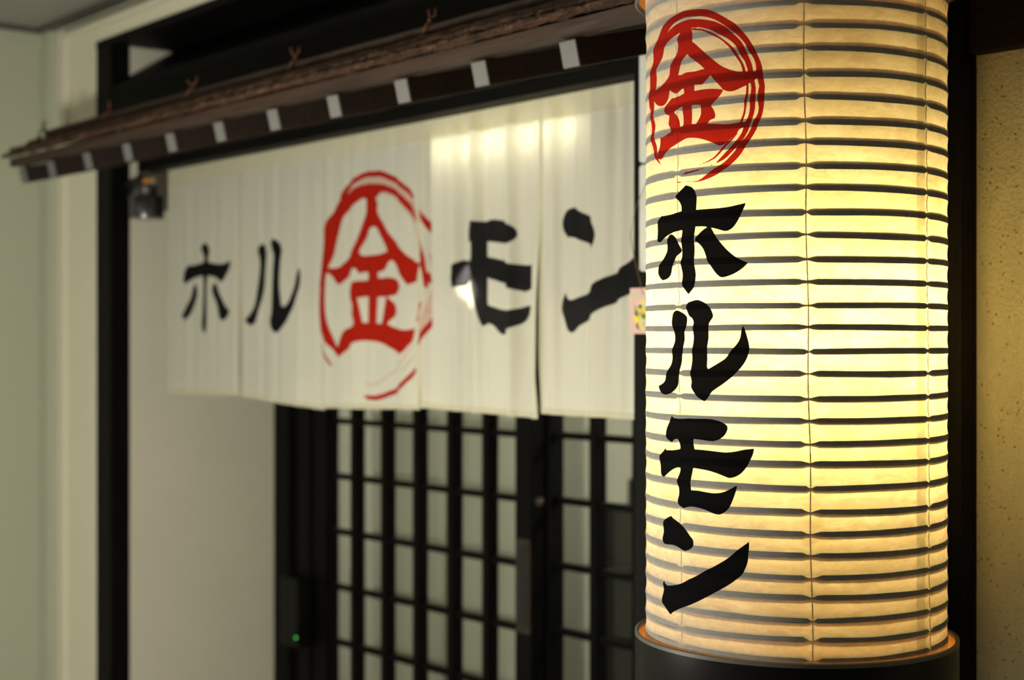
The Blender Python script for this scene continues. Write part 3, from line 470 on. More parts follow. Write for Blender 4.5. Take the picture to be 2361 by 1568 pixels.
,(-18581,2191),(-18539,2174),(-18457,2132),(-18360,2080),(-18257,2028),(-18162,1971),(-18097,1910),(-18053,1847),(-18028,1787),(-18020,1728),(-18031,1667),(-18053,1612),(-18084,1571),(-18118,1534),(-18170,1571)
,(-18228,1606),(-18300,1640),(-18383,1673),(-18481,1708),(-18584,1736),(-18675,1748),(-18764,1754),(-18814,1799),(-18856,1849),(-18876,1915),(-18878,1986),(-18863,2057),(-18833,2119),(-18792,2153),(-18742,2173)
,(-18679,2188)],[(-18826,794),(-18809,758),(-18787,725),(-18750,700),(-18708,678),(-18626,685),(-18539,697),(-18428,723),(-18316,759),(-18225,810),(-18140,865),(-18059,919),(-17966,970),(-17843,1014),(-17709,1057)
,(-17583,1099),(-17456,1149),(-17322,1222),(-17186,1303),(-17053,1386),(-16921,1469),(-16921,1365),(-16931,1257),(-16967,1137),(-17023,1019),(-17097,917),(-17186,832),(-17283,775),(-17393,730),(-17525,682),(-17667,635)
,(-17805,593),(-17945,545),(-18091,471),(-18228,395),(-18337,340),(-18427,294),(-18500,245),(-18561,205),(-18614,189),(-18662,180),(-18708,201),(-18753,236),(-18801,322),(-18844,418),(-18874,488),(-18890,554)
,(-18884,632),(-18867,704),(-18848,753)]],'noren_red':[[(-26392,1147),(-26348,1353),(-26304,1566),(-26256,1811),(-26216,2033),(-26199,2171),(-26187,2266),(-26170,2330),(-26128,2388),(-26025,2476),(-25897,2576)
,(-25766,2699),(-25640,2807),(-25539,2855),(-25442,2885),(-25332,2931),(-25219,2975),(-25108,3008),(-24998,3035),(-24892,3057),(-24779,3070),(-24648,3068),(-24510,3059),(-24377,3051),(-24244,3038),(-24113,3020)
,(-23982,2991),(-23851,2945),(-23724,2890),(-23605,2831),(-23494,2770),(-23387,2714),(-23292,2653),(-23216,2579),(-23155,2498),(-23104,2410),(-23068,2334),(-23052,2297),(-23043,2274),(-23091,2327),(-23142,2382)
,(-23197,2441),(-23267,2506),(-23374,2578),(-23494,2653),(-23610,2727),(-23724,2794),(-23828,2846),(-23930,2884),(-24039,2908),(-24139,2915),(-24210,2892),(-24271,2858),(-24327,2825),(-24403,2801),(-24550,2802)
,(-24698,2815),(-24776,2831),(-24834,2840),(-24899,2822),(-24970,2789),(-25063,2746),(-25163,2696),(-25260,2654),(-25358,2603),(-25460,2528),(-25555,2431),(-25627,2308),(-25697,2161),(-25780,1980),(-25868,1797)
,(-25957,1653),(-26041,1508),(-26109,1330),(-26172,1141)],[(-26315,1532),(-26344,1339),(-26370,1150),(-26387,974),(-26396,802),(-26393,621),(-26380,453),(-26362,314),(-26331,208),(-26271,156),(-26201,121),(-26138,71)
,(-26072,17),(-25998,-42),(-25912,-104),(-25805,-171),(-25690,-241),(-25627,-172),(-25688,-114),(-25753,-52),(-25833,16),(-25912,103),(-25980,228),(-26040,380),(-26096,555),(-26136,745),(-26145,943),(-26136,1143)
,(-26122,1335),(-26104,1524)],[(-24698,2822),(-24403,2808),(-24349,2746),(-24310,2682),(-24322,2606),(-24337,2534),(-24299,2488),(-24271,2440),(-24304,2357),(-24363,2282),(-24432,2262),(-24510,2246),(-24589,2183)
,(-24671,2104),(-24756,2017),(-24834,1932),(-24900,1864),(-24943,1800),(-24928,1730),(-24916,1663),(-24976,1610),(-25053,1562),(-25108,1512),(-25163,1460),(-25231,1401),(-25302,1342),(-25369,1288),(-25442,1240)
,(-25537,1205),(-25640,1176),(-25711,1201),(-25782,1235),(-25856,1299),(-25926,1364),(-25985,1401),(-26041,1430),(-26027,1484),(-25934,1475),(-25839,1470),(-25740,1472),(-25640,1485),(-25542,1515),(-25442,1562)
,(-25328,1636),(-25219,1722),(-25129,1808),(-25053,1897),(-24994,1984),(-24943,2074),(-24887,2170),(-24834,2265),(-24790,2349),(-24752,2426),(-24720,2486),(-24698,2558),(-24695,2682)],[(-24456,2542),(-24363,2497)
,(-24271,2440),(-24178,2351),(-24086,2250),(-23992,2153),(-23904,2062),(-23838,1987),(-23775,1922),(-23704,1867),(-23621,1812),(-23511,1742),(-23393,1670),(-23277,1602),(-23167,1544),(-23074,1500),(-22994,1471)
,(-22929,1462),(-22871,1459),(-22924,1426),(-22969,1377),(-22992,1278),(-23006,1162),(-23292,1106),(-23394,1184),(-23494,1265),(-23586,1357),(-23672,1447),(-23755,1526),(-23827,1593),(-23881,1640),(-23917,1679)
,(-23920,1716),(-23930,1768),(-23999,1862),(-24086,1968),(-24168,2068),(-24244,2155),(-24297,2213),(-24350,2251),(-24426,2268),(-24510,2276)],[(-24943,1770),(-24888,1692),(-24813,1679),(-24725,1670),(-24597,1669)
,(-24456,1673),(-24323,1676),(-24191,1683),(-24060,1702),(-23930,1723),(-23801,1600),(-23862,1583),(-23917,1560),(-23950,1519),(-23982,1474),(-24028,1435),(-24086,1404),(-24152,1389),(-24244,1380),(-24406,1367)
,(-24563,1362),(-24627,1378),(-24671,1396),(-24752,1394),(-24834,1387),(-24892,1381),(-24943,1375),(-24998,1469),(-25136,1489)],[(-24588,1532),(-24307,1521),(-24308,1382),(-24307,1256),(-24298,1170),(-24293,1090)
,(-24304,990),(-24322,876),(-24338,737),(-24351,595),(-24360,470),(-24366,364),(-24367,291),(-24366,231),(-24618,233),(-24610,293),(-24603,366),(-24595,475),(-24588,599),(-24584,712),(-24582,849),(-24585,1056)
,(-24588,1265),(-24588,1408)],[(-25101,1181),(-25004,1190),(-24888,1191),(-24769,1190),(-24647,1192),(-24532,1210),(-24410,1226),(-24260,1223),(-24118,1217),(-24023,1223),(-23944,1228),(-23856,1217),(-23772,1197)
,(-23695,1170),(-23630,1136),(-23594,1099),(-23568,1061),(-23594,1025),(-23630,990),(-23695,957),(-23772,929),(-23846,910),(-23944,900),(-24109,897),(-24293,900),(-24453,910),(-24618,916),(-24826,909),(-25009,892)
,(-25087,862),(-25131,827),(-25182,848),(-25223,880),(-25241,945),(-25239,1016),(-25214,1070),(-25177,1116),(-25148,1154)],[(-25162,828),(-25009,875),(-24979,782),(-24948,689),(-24917,594),(-24888,503),(-24864,425)
,(-24843,352),(-25070,337),(-25058,376),(-25055,421),(-25085,482),(-25116,557),(-25108,653),(-25101,742),(-25126,791)],[(-23973,868),(-23931,835),(-23887,801),(-23834,762),(-23787,717),(-23756,660),(-23744,602)
,(-23763,551),(-23801,505),(-23858,463),(-23915,425),(-23950,390),(-23973,360),(-23989,334),(-24002,311),(-24147,312),(-24118,401),(-24089,493),(-24060,591),(-24031,689),(-24002,779)],[(-25627,-18),(-25586,61)
,(-25533,136),(-25463,203),(-25378,254),(-25269,274),(-25162,287),(-25087,321),(-25009,353),(-24897,365),(-24767,368),(-24621,364),(-24469,356),(-24316,350),(-24176,345),(-24065,348),(-23973,344),(-23903,313)
,(-23830,277),(-23723,253),(-23602,235),(-23477,221),(-23350,217),(-23225,229),(-23101,248),(-23139,142),(-23183,48),(-23251,-16),(-23322,-65),(-23376,-109),(-23434,-146),(-23514,-176),(-23602,-203),(-23669,-178)
,(-23744,-147),(-23838,-99),(-23944,-50),(-24054,-13),(-24176,16),(-24318,36),(-24469,49),(-24621,57),(-24767,58),(-24895,54),(-25009,41),(-25106,17),(-25193,-18),(-25271,-67),(-25347,-120),(-25424,-165),(-25502,-205)
,(-25580,-237),(-25659,-266),(-25680,-223),(-25690,-172),(-25667,-99)]],'noren_red_strokes':[[(-25541,2892,108),(-25386,3019,95),(-25302,3074,84),(-25080,3178,76),(-24834,3256,76),(-24671,3277,75),(-24403,3257,78)
,(-24218,3253,82),(-23982,3191,74),(-23698,3079,71),(-23469,2965,67),(-23267,2862,58),(-23142,2715,23)],[(-22895,2452,26),(-22822,2318,55),(-22724,2154,62),(-22640,1992,47),(-22591,1847,17)],[(-22908,1863,20)
,(-22859,1717,40),(-22834,1573,55),(-22822,1429,55),(-22798,1284,32),(-22773,1043,20)],[(-22747,1268,22),(-22720,1124,13)],[(-22869,731,13),(-22909,604,22),(-22978,414,13)],[(-22506,960,9),(-22533,724,22),(-22613,521,41)
,(-22720,332,54),(-22855,143,60),(-22937,-1,35)],[(-23073,-512,58),(-23266,-660,58),(-23490,-793,61),(-23772,-930,59),(-24060,-1019,59),(-24351,-1068,60),(-24647,-1068,43),(-24767,-1055,13)],[(-26282,-70,35)
,(-26169,-191,38),(-26040,-329,17),(-25944,-449,5)]],'noren_wash':[[(-25274,3010),(-25163,3056),(-25053,3100),(-24950,3140),(-24834,3173),(-24678,3192),(-24510,3199),(-24347,3191),(-24191,3172),(-24057,3147)
,(-23930,3113),(-23804,3072),(-23672,3018),(-23516,2943),(-23368,2862),(-23258,2793),(-23167,2716),(-23088,2614),(-23019,2503),(-22945,2390),(-22895,2294),(-22909,2244),(-22945,2211),(-23006,2301),(-23068,2391)
,(-23122,2482),(-23192,2573),(-23308,2671),(-23443,2766),(-23583,2849),(-23724,2919),(-23852,2972),(-23982,3011),(-24124,3035),(-24271,3052),(-24418,3067),(-24563,3075),(-24703,3072),(-24834,3059),(-24946,3033)
,(-25053,3008),(-25163,3006)],[(-24218,2913),(-24070,2899),(-23930,2876),(-23814,2831),(-23698,2770),(-23557,2697),(-23418,2618),(-23294,2546),(-23192,2472),(-23135,2394),(-23093,2306),(-23043,2199),(-22994,2084)
,(-22945,1973),(-22895,1863),(-22945,1865),(-23019,2019),(-23093,2162),(-23166,2276),(-23242,2374),(-23324,2455),(-23418,2531),(-23543,2617),(-23672,2695),(-23775,2749),(-23878,2791),(-24016,2830),(-24139,2863)
,(-24190,2889)],[(-22747,1648),(-22559,1639),(-22521,1503),(-22493,1353),(-22490,1158),(-22506,960),(-22537,795),(-22586,646),(-22661,507),(-22747,380),(-22828,267),(-22909,159),(-22901,282),(-22882,413),(-22831,567)
,(-22774,729),(-22726,887),(-22693,1044),(-22692,1204),(-22707,1361),(-22725,1506)]],'noren_wash_strokes':[[(-24797,-788,23),(-24528,-816,43),(-24293,-786,43),(-24002,-665,39),(-23659,-472,39),(-23378,-259,42)
,(-23183,-65,39)],[(-23490,-534,32),(-23266,-386,42),(-23101,-225,32)],[(-25131,-947,24),(-25009,-986,24)]]}

# ================================================================== the setting
FZ = -H                                     # floor, measured from eye level
XL, YW = -4.01, 1.63                        # left wall, white shop-side wall
XS, YD = -3.52, 2.09                        # recess side wall, door plane
CZ = .849                                   # ceiling
box('floor', -5.0, 3.2, -4.7, 4.4, FZ - .1, FZ, M['floor'], kind='structure')
box('ceiling', -5.0, 3.2, -4.7, YW + .12, CZ, CZ + .1, M['ceiling'], kind='structure')
box('wall_left', XL - .12, XL, -4.7, YW, FZ, CZ, M['left_wall'], kind='structure')
box('wall_front', XL - .12, -3.607, YW, YW + .12, FZ, CZ, M['white_wall'], kind='structure')
box('wall_opposite', -4.13, 3.2, -4.82, -4.7, FZ, CZ, M['white_wall'], kind='structure')
box('wall_side', 3.2, 3.32, -4.7, YW, FZ, CZ, M['white_wall'], kind='structure')
box('wall_recess', XS - .08, XS, YW + .021, YD - .03, FZ, .735, M['recess_wall'], kind='structure')
box('wall_above', -3.607, 3.2, YW, YW + .12, .753, CZ, M['white_wall'], kind='structure')
box('trim_1', -3.812, -3.607, YW - .03, YW, FZ, .80, M['white_trim'], kind='structure', bevel=.004)
box('trim_2', -3.607, 3.1, YW - .03, YW, .755, .80, M['white_trim'], kind='structure', bevel=.003)
box('trim_3', -3.812, -3.772, YW - .045, YW - .03, FZ, .80, M['white_trim'], kind='structure', bevel=.005)
box('trim_4', -3.772, 3.1, YW - .045, YW - .03, .782, .80, M['white_trim'], kind='structure', bevel=.004)
box('trim_5', XL, XL + .014, -4.6, YW, .795, CZ - .012, M['left_wall'], kind='structure', bevel=.003)
box('trim_6', XL, XL + .035, -4.6, YW, CZ - .012, CZ, M['crown'], kind='structure')
box('trim_7', XL + .035, 3.1, YW - .035, YW, CZ - .012, CZ, M['crown'], kind='structure')
box('trim_8', XL, XL + .07, YW - .016, YW, FZ, CZ - .012, M['left_wall'], kind='structure', bevel=.004)
# dark recess: its ceiling, back wall above the door
box('ceiling_recess', -3.607, -1.05, YW - .03, YD + .1, .735, .753, M['black_wood_x'], kind='structure')
box('wall_back', XS, -1.63, YD - .01, YD + .08, .36, .735, M['black_wood_x'], kind='structure')
# shop interior seen through the door
box('wall_interior', XS - .08, .6, 3.6, 3.7, FZ, CZ, M['white_wall'], kind='structure')
box('wall_interior_left', XS - .12, XS, YD + .08, 3.6, FZ, CZ, M['white_wall'], kind='structure')
box('wall_interior_right', .6, .7, 1.8, 3.7, FZ, CZ, M['white_wall'], kind='structure')
box('ceiling_interior', XS - .12, .7, YD + .1, 3.7, CZ, CZ + .08, M['ceiling'], kind='structure')
# plaster wall right of the shop
box('wall_right', -1.084, 3.1, 1.622, 1.74, FZ, .40, M['plaster'], kind='structure')

# ------------------------------------------------------------------ posts and beams of the shopfront
tag(box('corner_post', -3.605, -3.52, 1.60, 1.651, FZ, .735, M['black_wood'], bevel=.003),
    'slim black wooden post at the left edge of the shopfront, beside the white casing', 'post')
pl = tag(box('pillar', -1.636, -1.405, 1.57, 1.70, FZ, .735, M['black_wood'], bevel=.004),
    'black wooden pillar behind the lantern, carrying the white signs and flower card', 'pillar')
pr = thing('pillar', 'black wooden pillar between the lantern and the yellow plaster wall', 'pillar', (-1.15, 1.64, 0))
box('pillar_core', -1.26, -1.083, 1.59, 1.72, FZ, .735, M['black_wood'], pr, bevel=.003)
box('face_board', -1.26, -1.117, 1.565, 1.59, FZ, .735, M['black_wood'], pr, bevel=.003)
tag(box('back_panel', -1.405, -1.26, 1.62, 1.66, FZ, .735, M['black_wood'], bevel=.002),
    'black boarding between the two dark pillars behind the paper lantern', 'panel')
hb = thing('header_beam', 'dark brown header beam along the top of the yellow plaster wall', 'beam', (.9, 1.62, H + .352))
prism('beam_body', [(1.60, .352), (1.60, .40), (1.605, .43), (1.74, .43), (1.74, .352)], -1.082, 3.0, M['brown_beam'], hb, 40, .0012, 5)
tag(box('upper_panel', -1.08, 3.0, 1.60, 1.74, .432, .735, M['black_wood_x']),
    'black boarding above the brown header beam at the right', 'panel')
ub = thing('shadow_board', 'added black sloping board standing in for the eave shadow at the top of the recess', 'board', (-2.58, 1.68, H + .5))
prism('board_face', [(1.602, .50), (1.602, .632), (1.765, .7345), (1.785, .7345), (1.622, .622), (1.622, .50)], -3.519, -1.634, M['black_wood_x'], ub)  # added black sheet; its slope traces the eave's shadow edge on the recess wall
lb = thing('lintel_beam', 'black beam under the eave that the white curtain hangs from', 'beam', (-2.4, 1.61, H + .405))
box('beam_body', -3.346, -1.633, 1.588, 1.634, .405, .452, M['black_wood_x'], lb, bevel=.002)
tube('bracket', [(-3.51 + 2.4, 1.64 - 1.61, -.045), (-3.47 + 2.4, .03, -.02), (-3.42 + 2.4, .02, .0), (-3.36 + 2.4, .0, .012), (-3.33 + 2.4, 0, .015)],
     [.006, .007, .007, .007, .008], M['black_metal'], lb)

# ------------------------------------------------------------------ sliding doors
def door(name, x0, x1, y, cols, label, handle):
    r = bpy.data.objects.new(name, None); C.objects.link(r); r.location = ((x0 + x1) / 2, y, 0); r['kind'] = 'structure'; r['label'] = label
    zt, zb = .33, FZ + .02
    bw, bd = .021, .030
    rows = [-.198 - .1395 * k for k in range(-3, 10)]
    rows = [z for z in rows if zb + .12 < z < zt - .06]
    L, R_ = cols[0], cols[-1]
    box('stile', x0, L, y - .02, y + .02, zb, zt, M['black_wood'], r, bevel=.002)
    box('stile', R_, x1, y - .02, y + .02, zb, zt, M['black_wood'], r, bevel=.002)
    box('rail', L, R_, y - .018, y + .018, zt - .06, zt, M['black_wood_x'], r, bevel=.002)
    box('rail', L, R_, y - .018, y + .018, zb, zb + .12, M['black_wood_x'], r, bevel=.002)
    vb = None
    for x in cols[1:-1]:
        o = box('upright_bar', x - bw / 2, x + bw / 2, y - bd / 2, y + bd / 2, zb + .12, zt - .06, M['black_wood'], r) if vb is None else link('upright_bar', vb.data, None, r)
        if vb is None: vb = o
        else: o.location = (x - r.location.x, 0, vb.location.z)
    hbm = None
    for z in rows:
        if hbm is None:
            hbm = box('cross_bar', L, R_, y - .008, y + .008, z - .007, z + .007, M['black_wood_x'], r)
        else:
            o = link('cross_bar', hbm.data, None, r); o.location = (hbm.location.x, hbm.location.y, z - .007)
            o.location.z += H
    edges = [zb + .12] + sorted(rows) + [zt - .06]
    xs = cols; cache = {}
    for i in range(len(xs) - 1):
        for k in range(len(edges) - 1):
            wd, hg = xs[i + 1] - xs[i] - (bw if 0 < i < len(xs) - 2 else bw / 2), edges[k + 1] - edges[k] - .014
            key = (round(wd, 3), round(hg, 3))
            if key not in cache: cache[key] = box_mesh('pane', -key[0] / 2, key[0] / 2, -.0015, .0015, -key[1] / 2, key[1] / 2)
            sh = bw / 4 if i == 0 else (-bw / 4 if i == len(xs) - 2 else 0)
            o = link('pane', cache[key], M['glass'], r)
            o.location = ((xs[i] + xs[i + 1]) / 2 - sh - r.location.x, .011, (edges[k] + edges[k + 1]) / 2 + H)
    if handle:
        hz, hx = -.62, L + (R_ - L) + .03
        hd = box('handle', hx - .022, hx + .022, y - .024, y - .0201, hz - .0, hz + .20, M['handle'], r, bevel=.001)
        cup = box('handle_cup', hx - .015, hx + .015, y - .0255, y - .0242, hz + .01, hz + .19, M['black_metal'], r)
        kn = lathe('lock_knob', [(0, 0), (.009, 0), (.010, .006), (.006, .010), (0, .011)], M['handle'], r, 16)
        kn.rotation_euler = (math.radians(90), 0, 0); kn.location = (hx + .055 - r.location.x, -.02, H - .335)
    return r
door('door_1', -3.345, -2.47, YD, [-3.28, -3.164, -3.031, -2.898, -2.764, -2.634, -2.523],
     'black lattice sliding door with a white curtain behind its panes', True)
door('door_2', -2.54, -1.66, YD + .046, [-2.462, -2.332, -2.204, -2.074, -1.944, -1.814, -1.72],
     'black lattice sliding door leaf at the right with a clear view inside', False)
fr = bpy.data.objects.new('trim_9', None); C.objects.link(fr); fr.location = (-3.43, YD, 0); fr['kind'] = 'structure'
box('jamb', XS, -3.445, YD - .03, YD + .08, FZ, .36, M['black_wood'], fr, bevel=.003)
box('jamb_stop', -3.445, -3.40, YD - .012, YD + .08, FZ, .36, M['black_wood'], fr, bevel=.003)
box('jamb_edge', -3.40, -3.346, YD - .028, YD + .06, FZ, .36, M['black_wood'], fr, bevel=.004)
box('head_rail', -3.346, -1.633, YD - .028, YD + .08, .331, .36, M['black_wood_x'], fr)

# ------------------------------------------------------------------ inner curtain, pipe, cabinet and added globe lamp in the shop
nu, nv = 90, 60
uu, vv = np.meshgrid(np.linspace(0, 1, nu), np.linspace(0, 1, nv))
X = -.44 + .88 * uu; Z = -1.78 * vv
Y = .010 * np.sin(uu * 23 + 1.2 * vv) * (.4 + .6 * vv) + .006 * np.sin(uu * 51 + 2 + 3 * vv) + .02 * np.sin(3 * vv + 5 * uu) * vv
cu = tag(link('inner_curtain', grid_mesh('inner_curtain', np.stack([X, Y, Z], -1), nu, nv), M['curtain']),
         'plain white curtain hanging behind the lattice of the closed left door', 'curtain')
cu.location = (-2.89, 2.235, H + .32)
tag(tube('curtain_rail', [(-.48, 0, 0), (.48, 0, 0)], .008, M['chrome']), 'thin rail carrying the plain white curtain inside the door', 'rail').location = (-2.89, 2.235, H + .322)
pp = thing('pipe', 'beige vertical pipe with a collar seen through the right door leaf', 'pipe', (-2.70, 2.40, 0))
tube('pipe_body', [(0, 0, 0), (0, 0, 2.34)], .016, M['pipe'], pp, 16)
lathe('collar', [(0, 0), (.022, 0), (.022, .022), (0, .022)], M['pipe'], pp, 20, loc=(0, 0, H - .47))
bm = bmesh.new(); bm_box(bm, -.36, .36, -.20, .20, 0, 1.16)
ed = [e for e in bm.edges if all(v.co.z > 1 for v in e.verts)] 
bmesh.ops.bevel(bm, geom=ed, offset=.07, segments=6, affect='EDGES')
cb = thing('cabinet', 'large black cabinet with rounded top standing inside behind the right door', 'cabinet', (-2.46, 2.75, 0))
cbm = finish(bm, 'cabinet_body'); link('cabinet_body', cbm, M['black_cabinet'], cb)
bm = bmesh.new(); bm_box(bm, -.345, .345, -.212, -.201, .12, .96); link('cabinet_door', finish(bm, 'cabinet_door', bevel=.004), M['black_cabinet'], cb)
tube('handle', [(.27, -.23, .45), (.27, -.235, .5), (.27, -.235, .65), (.27, -.23, .7)], .006, M['chrome'], cb)
gl = thing('added_pendant_lamp', 'added round white pendant lamp hanging unseen inside the shop', 'lamp', (-1.9, 2.95, H + .62))  # added lamp, not visible; lights the room behind the panes
bm = bmesh.new(); bmesh.ops.create_icosphere(bm, subdivisions=3, radius=.09); link('globe', finish(bm, 'globe', True), M['globe'], gl)
tube('stem', [(0, 0, .09), (0, 0, CZ - .62)], .006, M['black_metal'], gl)

# ------------------------------------------------------------------ assumed corridor ceiling lights, out of view
for i, (x, y, lab) in enumerate([(-2.9, -2.4, 'assumed long white ceiling tube light towards the left end of the corridor'),
                                 (-.2, -3.9, 'assumed long white ceiling tube light above the right part of the corridor')]):
    t = thing('assumed_ceiling_light', lab, 'light', (x, y, H + CZ), 'assumed corridor tube lights')
    o = box('housing', x - .62, x + .62, y - .06, y + .06, CZ - .05, CZ, M['sign_white'], t, bevel=.006)
    for s in (-1, 1):
        tube('light_tube', [(-.58, s * .035, -.066), (.58, s * .035, -.066)], .014, M['tube_corridor'], t, 12)

sl = thing('assumed_standing_lamp', 'assumed round white globe lamp on a black pole standing unseen in the corridor', 'lamp', (-1.95, .2, 0))  # assumed lamp out of view; its place follows the eave's shadow lines
bm = bmesh.new(); bmesh.ops.create_icosphere(bm, subdivisions=3, radius=.08); o = link('globe', finish(bm, 'globe', True), M['assumed_globe'], sl); o.location = (0, 0, H - .25)
lathe('base', [(0, 0), (.15, 0), (.15, .012), (.02, .03), (0, .03)], M['black_metal'], sl, 40)
tube('pole', [(0, 0, .03), (0, 0, H - .328)], .012, M['black_metal'], sl, 12)

# ------------------------------------------------------------------ eave over the curtain
EX0, EX1 = -3.455, -1.33
ev = thing('eave', 'narrow weathered wooden eave with pale rafter ends above the curtain', 'eave', (-2.39, 1.45, H + .37))
prism('bark_layer', [(1.300, .425), (1.302, .432), (1.312, .437), (1.330, .441), (1.332, .434), (1.318, .426)], EX0, EX1, M['bark'], ev, 420, .0030, 1)
prism('bark_layer', [(1.318, .440), (1.322, .447), (1.345, .456), (1.372, .463), (1.372, .448), (1.33, .439)], EX0 + .01, EX1, M['bark'], ev, 420, .0034, 2)
prism('bark_layer', [(1.352, .459), (1.358, .466), (1.375, .472), (1.41, .478), (1.41, .462), (1.37, .455)], EX0 + .02, EX1, M['bark'], ev, 420, .0026, 3)
prism('fascia_board', [(1.322, .405), (1.320, .424), (1.345, .430), (1.362, .430), (1.362, .410)], EX0 + .004, EX1, M['eave_wood'], ev, 60, .0004, 4)
prism('roof_board', [(1.385, .452), (1.385, .462), (1.588, .513), (1.588, .503)], EX0 + .02, EX1, M['eave_wood'], ev)
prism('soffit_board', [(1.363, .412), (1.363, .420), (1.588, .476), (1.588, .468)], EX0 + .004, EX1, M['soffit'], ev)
bm = bmesh.new(); tube_bm(bm, [(x, .0012 * mnoise.noise((x * 9, 0, 0)), .0012 * mnoise.noise((x * 9, 4, 0))) for x in np.linspace(EX0 + .05 + 2.39, EX1 + 2.39, 70)], .0085, 10)
o = link('ridge_pole', finish(bm, 'ridge_pole', True), M['eave_wood'], ev); o.location = (0, 1.392 - 1.45, .484 - .37)
# rafters sloping up to the beam; ends cut square and painted pale
bm = bmesh.new(); sl = .25
prof = [(.0, .0), (-.0085, .036), (.235, .036 + .235 * sl + .002), (.235, .235 * sl)]
vs = [[bm.verts.new((x, y, z)) for (y, z) in prof] for x in (-.0165, .0165)]
for k in range(4): bm.faces.new((vs[0][k], vs[0][(k + 1) % 4], vs[1][(k + 1) % 4], vs[1][k]))
bm.faces.new(vs[0]); bm.faces.new(vs[1][::-1])
raf = finish(bm, 'rafter')
bm = bmesh.new()
pr2 = [(-.0006, .001), (-.0090, .035), (-.0115, .0344), (-.0031, .0004)]
vs = [[bm.verts.new((x, y, z)) for (y, z) in pr2] for x in (-.0160, .0160)]
for k in range(4): bm.faces.new((vs[0][k], vs[0][(k + 1) % 4], vs[1][(k + 1) % 4], vs[1][k]))
bm.faces.new(vs[0]); bm.faces.new(vs[1][::-1])
rfe = finish(bm, 'painted_end')
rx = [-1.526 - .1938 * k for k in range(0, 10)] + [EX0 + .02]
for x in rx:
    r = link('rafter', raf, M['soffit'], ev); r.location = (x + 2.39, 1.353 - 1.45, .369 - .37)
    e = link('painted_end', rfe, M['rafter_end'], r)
# copper wire ties with twisted ends standing up over the pole
for i, x in enumerate([-3.43, -3.069, -2.69, -2.3045, -1.905, -1.515]):
    rnd = random.Random(i + 3); bm = bmesh.new()
    loop = [(rnd.uniform(-.0005, .0005) + .0015 * math.sin(a), .0115 * math.cos(a), .0115 * math.sin(a)) for a in np.linspace(-.5 * math.pi, 1.5 * math.pi, 15)]
    tube_bm(bm, loop, .0016, 6)
    tube_bm(bm, [(a[0] + .004, a[1], a[2]) for a in loop], .0016, 6)
    tube_bm(bm, [(0, -.011, -.004), (0, -.018, -.014), (.001, -.026, -.026)], .0016, 6)
    for s in (-1, 1):
        tw = [(s * .002 * math.cos(q * 9), s * .002 * math.sin(q * 9), .009 + .008 * q) for q in np.linspace(0, 1, 9)]
        end = tw[-1]; dx, dy = s * rnd.uniform(.004, .011), rnd.uniform(-.006, .006)
        tw += [(end[0] + dx * .5, end[1] + dy * .4, end[2] + .004), (end[0] + dx, end[1] + dy, end[2] + rnd.uniform(.006, .014)), (end[0] + dx * 1.2, end[1] + dy, end[2] + rnd.uniform(.010, .020))]
        tube_bm(bm, tw, .0017, 6)
    o = link('wire_tie', finish(bm, 'wire_tie', True), M['copper'], ev); o.location = (x + 2.39, 1.392 - 1.45, .484 - .37)

